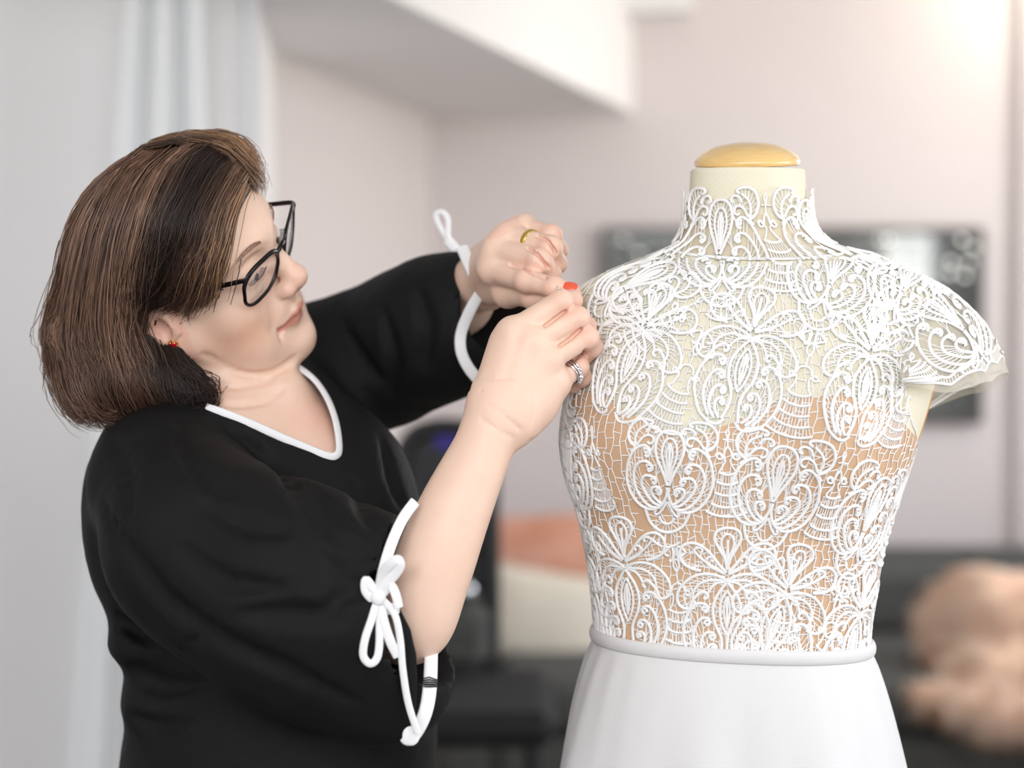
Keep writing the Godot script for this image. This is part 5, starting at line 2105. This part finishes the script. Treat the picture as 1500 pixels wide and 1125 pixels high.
func hair_family(o: MB, guides: Array, count: int, rng: RandomNumberGenerator, spread: float, tones: Array, wild: float):
	const N := 14
	var rows := []
	var nrm := []
	var steps := (guides.size() - 1) * 4
	for s in steps + 1:
		var g := minf(s / 4.0, guides.size() - 1.001)
		var i := int(g)
		var a := spline2(to2(guides[i]), 6)
		var b := spline2(to2(guides[i + 1]), 6)
		a = resample(a, N)
		b = resample(b, N)
		var row := PackedVector3Array()
		var nr := PackedVector3Array()
		for k in N:
			var q := a[k].lerp(b[k], g - i)
			var p := hit(hair_field, q.x, q.y, 1.6, HEAD_Z + 0.01)
			row.append(p)
			nr.append(field_normal(hair_field, p))
		# no sudden steps in depth where a line leaves the mass
		for pass_ in 2:
			for k in range(1, N - 1):
				row[k].z = (row[k - 1].z + row[k].z * 2.0 + row[k + 1].z) * 0.25
		rows.append(row)
		nrm.append(nr)
	for c in count:
		var g := rng.randf() * (steps - 0.01)
		var i := int(g)
		var w := g - i
		var lock := rng.randf()
		var du := rng.randfn(0.0, 1.0) * spread * 0.0006
		var lift := absf(rng.randfn(0.0, 1.0)) * 0.0028 * wild + 0.0006
		var phase := floorf(g * 1.7) * 1.9 + rng.randfn(0.0, 0.25)
		var wave := 0.0070 * (0.6 + 0.4 * sin(floorf(g * 1.7) * 5.0))
		var start := rng.randf() * 0.12 if rng.randf() < 0.6 else rng.randf() * 0.6
		var stop := 1.0 - absf(rng.randfn(0.0, 0.075))
		var tone: Color = (tones[int(g / 4.0)] as Color).lerp(tones[mini(int(g / 4.0) + 1, tones.size() - 1)], fmod(g / 4.0, 1.0))
		var shade := 0.55 + 0.9 * rng.randf()
		var lockshade := 0.72 + 0.56 * absf(sin(floorf(g * 2.6) * 12.9898))
		tone = Color(tone.r * shade * lockshade, tone.g * shade * lockshade, tone.b * shade * lockshade)
		o.tint = tone
		var p := PackedVector3Array()
		var rad := PackedFloat32Array()
		var ups := PackedVector3Array()
		for k in N:
			var v := lerpf(start, stop, k / float(N - 1)) * (N - 1.001)
			var j := int(v)
			var x := v - j
			var q0: Vector3 = (rows[i][j] as Vector3).lerp(rows[i + 1][j], w)
			var q1: Vector3 = (rows[i][j + 1] as Vector3).lerp(rows[i + 1][j + 1], w)
			var nn: Vector3 = (nrm[i][j] as Vector3).lerp(nrm[i + 1][j + 1], x).normalized()
			var tn := (q1 - q0).normalized()
			var sd := tn.cross(nn).normalized()
			var grow := v / N
			p.append(q0.lerp(q1, x) + nn * (0.0012 + lift * (0.5 + grow)) + sd * (du * (0.6 + grow * 1.2 * wild) + (wave * grow + 0.014 * grow * grow * grow * sin(floorf(g * 1.7) * 3.3)) * sin(grow * 9.0 + phase)))
			rad.append(0.00055 * (1.0 - 0.75 * pow(k / float(N - 1), 3.0)))
			ups.append(nn)
		o.sweep(p, ups, rad, rad, 3, false)
	o.tint = Color.WHITE
func to2(a: Array) -> PackedVector2Array:
	var o := PackedVector2Array()
	for q: Array in a:
		o.append(Vector2(q[0], q[1]))
	return o

# --- below the frame
func build_legs(t: Node3D):
	var f := Field.new()
	var hip := at(405, 1125, -0.10)
	for s: float in [-1.0, 1.0]:
		var o := side_dir * (0.085 * s)
		f.chain([Vector3(hip.x, 0.92, -0.1) + o, Vector3(hip.x + 0.02, 0.5, -0.1) + o, Vector3(hip.x, 0.09, -0.1) + o], [0.10, 0.075, 0.062], 0.02)
	f.ell(Vector3(hip.x, 0.92, -0.1), Vector3(0.13, 0.1, 0.15), Basis(chest_dir, Vector3.UP, side_dir), 0.05)
	part("trousers", f.net(0.016), M.trousers, t)
	for s: float in [-1.0, 1.0]:
		f = Field.new()
		var c := Vector3(hip.x, 0.035, -0.1) + side_dir * (0.085 * s)
		f.cap(c - chest_dir * 0.05, c + chest_dir * 0.13, 0.034, 0.03, 0.02)
		f.cap(c - chest_dir * 0.02 + Vector3.UP * 0.05, c, 0.04, 0.036, 0.02)
		part("shoe", f.net(0.010), M.chair_black, t)

# --- white edging and ties of the blouse
func band(m: MB, pts: Array, w: float, thick: float, up: Vector3, per := 6):
	m.sweep(spline(pts, per), PackedVector3Array([up]), PackedFloat32Array([w]), PackedFloat32Array([thick]), 10)
func pxs(list: Array) -> Array:
	var o := []
	for q: Array in list:
		o.append(at(q[0], q[1], q[2] * 0.001))
	return o
func build_ribbons(t: Node3D):
	var m := MB.new()
	# neckline: the band lies on the blouse along its edge
	var path := spline(neck_line, 5)
	var ups := PackedVector3Array()
	var c := at(400, 600, -0.1)
	for i in path.size():
		ups.append((path[i] - at(360, 640, -0.14)).normalized())
	m.sweep(path, ups, PackedFloat32Array([0.0041]), PackedFloat32Array([0.0020]), 10)
	part("neck_band", m, M.white_ribbon, t, "white neckline band")
	# right cuff
	m = MB.new()
	band(m, pxs([[608, 735, 150], [590, 760, 162], [574, 795, 172], [563, 830, 178], [556, 862, 180], [552, 884, 178]]), 0.0048, 0.0015, Vector3(0.2, 0, 1))
	band(m, pxs([[548, 886, 178], [566, 892, 180], [584, 890, 176]]), 0.0050, 0.0014, Vector3(0, 0.1, 1))
	part("cuff_band", m, M.white_ribbon, t, "white band along the cuff slit")
	# bow
	m = MB.new()
	band(m, pxs([[556, 872, 184], [560, 845, 190], [570, 828, 196], [582, 820, 198], [586, 828, 196], [578, 842, 193], [564, 856, 190], [556, 872, 187]]), 0.0044, 0.0011, Vector3(0.4, 0.3, 1))
	band(m, pxs([[556, 870, 186], [545, 860, 190], [536, 850, 190], [536, 866, 190], [548, 880, 188]]), 0.0040, 0.0010, Vector3(0, 0.2, 1))
	band(m, pxs([[560, 870, 188], [572, 858, 192], [580, 872, 194], [584, 890, 192]]), 0.0040, 0.0010, Vector3(0.3, 0.2, 1))
	band(m, pxs([[552, 880, 188], [545, 905, 192], [535, 935, 193], [532, 960, 192], [542, 972, 190], [553, 962, 190], [556, 930, 190], [554, 884, 188]]), 0.0034, 0.0013, Vector3(0, 0, 1))
	band(m, pxs([[558, 884, 188], [562, 910, 190], [572, 940, 190], [583, 962, 188]]), 0.0042, 0.0012, Vector3(0, 0, 1))
	band(m, pxs([[562, 880, 189], [578, 900, 190], [586, 935, 190], [590, 980, 188], [598, 1030, 184], [612, 1074, 180]]), 0.0030, 0.0013, Vector3(0, 0, 1))
	ball(m, at(554, 876, 0.190), Vector3(0.0065, 0.0065, 0.0045))
	part("bow", m, M.white_ribbon, t, "white ribbon bow tied at the cuff")
	m = MB.new()
	band(m, pxs([[634, 880, 80], [632, 930, 112], [630, 1000, 156], [624, 1040, 164], [612, 1068, 166], [600, 1082, 168], [594, 1078, 170]]), 0.0062, 0.0016, Vector3(0.2, 0, 1))
	ball(m, at(602, 1078, 0.169), Vector3(0.0075, 0.0085, 0.002))
	part("hanging_tie", m, M.white_ribbon, t, "white tie hanging in a loop")
	m = MB.new()
	for i in 5:
		m.tube(PackedVector3Array([at(620, 994 + i * 3, 0.160), at(629, 992 + i * 3.4, 0.1635), at(640, 996 + i * 2.4, 0.158)]), 0.0007, 5)
	part("mending_stitches", m, M.black_thread, t, "black stitches on the tie")
	# the sleeve's inner edge that hangs behind the tie
	m = MB.new()
	m.sweep(spline(pxs([[580, 893, 166], [591, 925, 168], [596, 960, 170], [598, 1000, 170], [600, 1040, 168], [603, 1070, 166]]), 1), PackedVector3Array([Vector3(0.1, 0, 1)]), PackedFloat32Array([0.0035, 0.0062, 0.0080, 0.0080, 0.0055, 0.0015]), PackedFloat32Array([0.0015]), 10)
	part("cuff_facing", m, M.black_jersey, t)
	# left cuff and its loop
	m = MB.new()
	band(m, pxs([[677, 362, -104], [691, 394, -78], [708, 426, -69]]), 0.0062, 0.0018, Vector3(0.1, 0, 1))
	band(m, pxs([[708, 423, -69], [690, 452, -80], [676, 486, -93], [675, 512, -95], [684, 535, -96], [700, 556, -98], [722, 578, -106]]), 0.0056, 0.0018, Vector3(0.1, 0, 1))
	part("cuff_band", m, M.white_ribbon, t, "white band of the far cuff")
	m = MB.new()
	band(m, pxs([[664, 362, -180], [652, 345, -184], [641, 326, -186], [639, 314, -186], [648, 311, -184], [656, 322, -182], [656, 345, -182], [664, 360, -180], [668, 374, -180]]), 0.0030, 0.0014, Vector3(0, 0, 1))
	band(m, pxs([[655, 352, -181], [664, 362, -178], [672, 372, -178]]), 0.0055, 0.0024, Vector3(0, 0, 1))
	part("tie_loop", m, M.white_ribbon, t, "white ribbon loop on the far sleeve")

# --- things she wears, and the pin
func torus(m: MB, c: Vector3, axis: Vector3, r: float, w: float, thick: float):
	var a := axis.cross(Vector3.UP if absf(axis.y) < 0.8 else Vector3.RIGHT).normalized()
	var b := axis.cross(a).normalized()
	var p := PackedVector3Array()
	var u := PackedVector3Array()
	for i in 36:
		var g := TAU * i / 36.0
		var d := a * cos(g) + b * sin(g)
		p.append(c + d * r)
		u.append(d)
	m.sweep(p, u, PackedFloat32Array([w]), PackedFloat32Array([thick]), 8, false, true)
func lens_z(x: float, y: float) -> float:                # the tilt and the wrap of the spectacle front
	var k := 0.7 if x > 0.0 else 1.0
	return 0.1106 - k * (0.12 * absf(x) + 2.0 * x * x) + 0.42 * (y - 0.02)
func build_worn():
	# eyeglasses, in the head's own frame
	var t := thing("eyeglasses", "black framed eyeglasses worn by the woman", "glasses", hp(0, 0.012, 0.1))
	var rims := {}
	for x: float in [-1.0, 1.0]:
		var m := MB.new()
		var pts := PackedVector3Array()
		var w := PackedFloat32Array()
		for i in 44:
			var a := TAU * i / 44.0
			var c := cos(a)
			var s := sin(a)
			var px := signf(c) * pow(absf(c), 0.62) * 0.0272
			var py := signf(s) * pow(absf(s), 0.72) * 0.0195
			if s > 0.0:
				px *= 1.04
				py += 0.0022 * (px / 0.0265)
			else:
				px *= 1.0 - 0.22 * s * s
			var gx := 0.0372 + px
			pts.append(Vector3(x * gx, 0.0008 + py, lens_z(x * gx, 0.0008 + py)))
			w.append((0.0018 if s < 0.2 else 0.0029) * (1.0 + 0.7 * smoothstep(0.016, 0.026, px) * smoothstep(0.0, 0.5, s)))
		m.sweep(pts, PackedVector3Array([Vector3(0, -0.35, 1)]), w, PackedFloat32Array([0.0019]), 8, false, true)
		rims[x] = pts
		head_part("rim", m, M.glasses_black, t)
		m = MB.new()
		var mid := Vector3.ZERO
		for p in pts:
			mid += p / pts.size()
		var rows := []
		for j in 5:
			var row := PackedVector3Array()
			for p in pts:
				row.append(mid + (p - mid) * (j / 4.0 * 0.985 + 0.005) + Vector3(0, 0, 0.0022 * (1.0 - j * j / 16.0)))
			rows.append(row)
		m.grid(rows, true)
		head_part("lens", m, M.lens_glass, t)
		m = MB.new()
		m.sweep(spline([Vector3(x * 0.0610, 0.0165, lens_z(x * 0.061, 0.0165)), Vector3(x * 0.0660, 0.0185, lens_z(x * 0.066, 0.0185) - 0.0015), Vector3(x * 0.0690, 0.0185, 0.0740), Vector3(x * 0.0735, 0.0180, 0.0400), Vector3(x * 0.0770, 0.0150, 0.0000), Vector3(x * 0.0770, 0.0040, -0.0180)], 5), PackedVector3Array([Vector3(1, 0, 0)]), PackedFloat32Array([0.0027]), PackedFloat32Array([0.0013]), 8)
		head_part("temple", m, M.glasses_black, t)
		m = MB.new()
		m.box(Vector3(x * 0.0725, 0.0168, 0.062), Vector3(0.0004, 0.0011, 0.012), 0.0003)
		head_part("hinge_plate", m, M.hinge_silver, t, "silver strip on the temple")
	var bm := MB.new()
	bm.sweep(spline([Vector3(-0.0125, 0.0090, 0.1038), Vector3(-0.004, 0.0125, 0.1070), Vector3(0.004, 0.0125, 0.1070), Vector3(0.0125, 0.0090, 0.1038)], 5), PackedVector3Array([Vector3(0, 0, 1)]), PackedFloat32Array([0.0026]), PackedFloat32Array([0.0018]), 8)
	head_part("bridge", bm, M.glasses_black, t)
	# ear stud
	var e := at(254, 503, 0.0)
	e = hit(skin_f, 254, 503, 1.6)
	var en := field_normal(skin_f, e)
	t = thing("ear_stud", "red stone ear stud in a gold setting on the woman's ear lobe", "earring", e)
	var m := MB.new()
	var bas := Basis(en.cross(Vector3.UP).normalized(), en, en.cross(Vector3.UP).normalized().cross(en)).orthonormalized()
	var rows := []
	for q: Vector2 in [Vector2(0.0038, 0.0006), Vector2(0.0042, 0.0016), Vector2(0.0026, 0.0030), Vector2(0.0001, 0.0031)]:
		var row := PackedVector3Array()
		for k in 10:
			row.append(bas * Vector3(cos(TAU * k / 10.0) * q.x, q.y, sin(TAU * k / 10.0) * q.x))
		rows.append(row)
	m.grid(rows, true)
	obj("stone", m, M.ruby, t)
	m = MB.new()
	for k in 6:
		var d := bas * Vector3(cos(TAU * k / 6.0), 0, sin(TAU * k / 6.0))
		m.tube(PackedVector3Array([d * 0.0044, d * 0.0046 + en * 0.002, d * 0.0036 + en * 0.0030]), 0.0006, 6)
	torus(m, en * 0.0006, en, 0.0043, 0.0005, 0.0005)
	obj("setting", m, M.gold, t)
	# rings
	var bone: Array = finger_bones["left_ring"]
	var c: Vector3 = (bone[0][0] as Vector3).lerp(bone[0][1], 0.52)
	t = thing("ring", "wide gold ring on the woman's far hand", "ring", c)
	m = MB.new()
	torus(m, Vector3.ZERO, (bone[0][1] - bone[0][0]).normalized(), 0.0112, 0.0030, 0.0009)
	obj("band", m, M.gold, t)
	bone = finger_bones["right_little"]
	c = (bone[0][0] as Vector3).lerp(bone[0][1], 0.70)
	var ax: Vector3 = ((bone[0][1] as Vector3) - (bone[0][0] as Vector3)).normalized()
	t = thing("ring", "silver double ring with clear stones on the woman's near hand", "ring", c)
	m = MB.new()
	for k in 3:
		torus(m, ax * (0.0026 * (k - 1)), ax, 0.0103, 0.0010, 0.0011)
	obj("band", m, M.silver, t)
	m = MB.new()
	var up := (Vector3(0.9, -0.3, 0.5) - ax * ax.dot(Vector3(0.9, -0.3, 0.5))).normalized()
	var sd := ax.cross(up)
	for k in 5:
		ball(m, (up * cos((k - 2) * 0.36) + sd * sin((k - 2) * 0.36)) * 0.0118, Vector3.ONE * (0.0023 if k == 2 else 0.0016), 8)
	obj("stones", m, M.diamond, t)
	# the pin between the fingertips
	t = thing("sewing_pin", "tiny steel sewing pin held between the woman's fingertips", "pin", at(819, 427, 0.062))
	m = MB.new()
	m.tube(PackedVector3Array([Vector3(-0.001, 0.004, 0), Vector3(0.001, -0.006, 0)]), 0.0006, 8)
	obj("shaft", m, M.silver, t)
	m = MB.new()
	ball(m, Vector3(-0.001, 0.0045, 0), Vector3.ONE * 0.0011, 10)
	obj("head", m, M.silver, t)
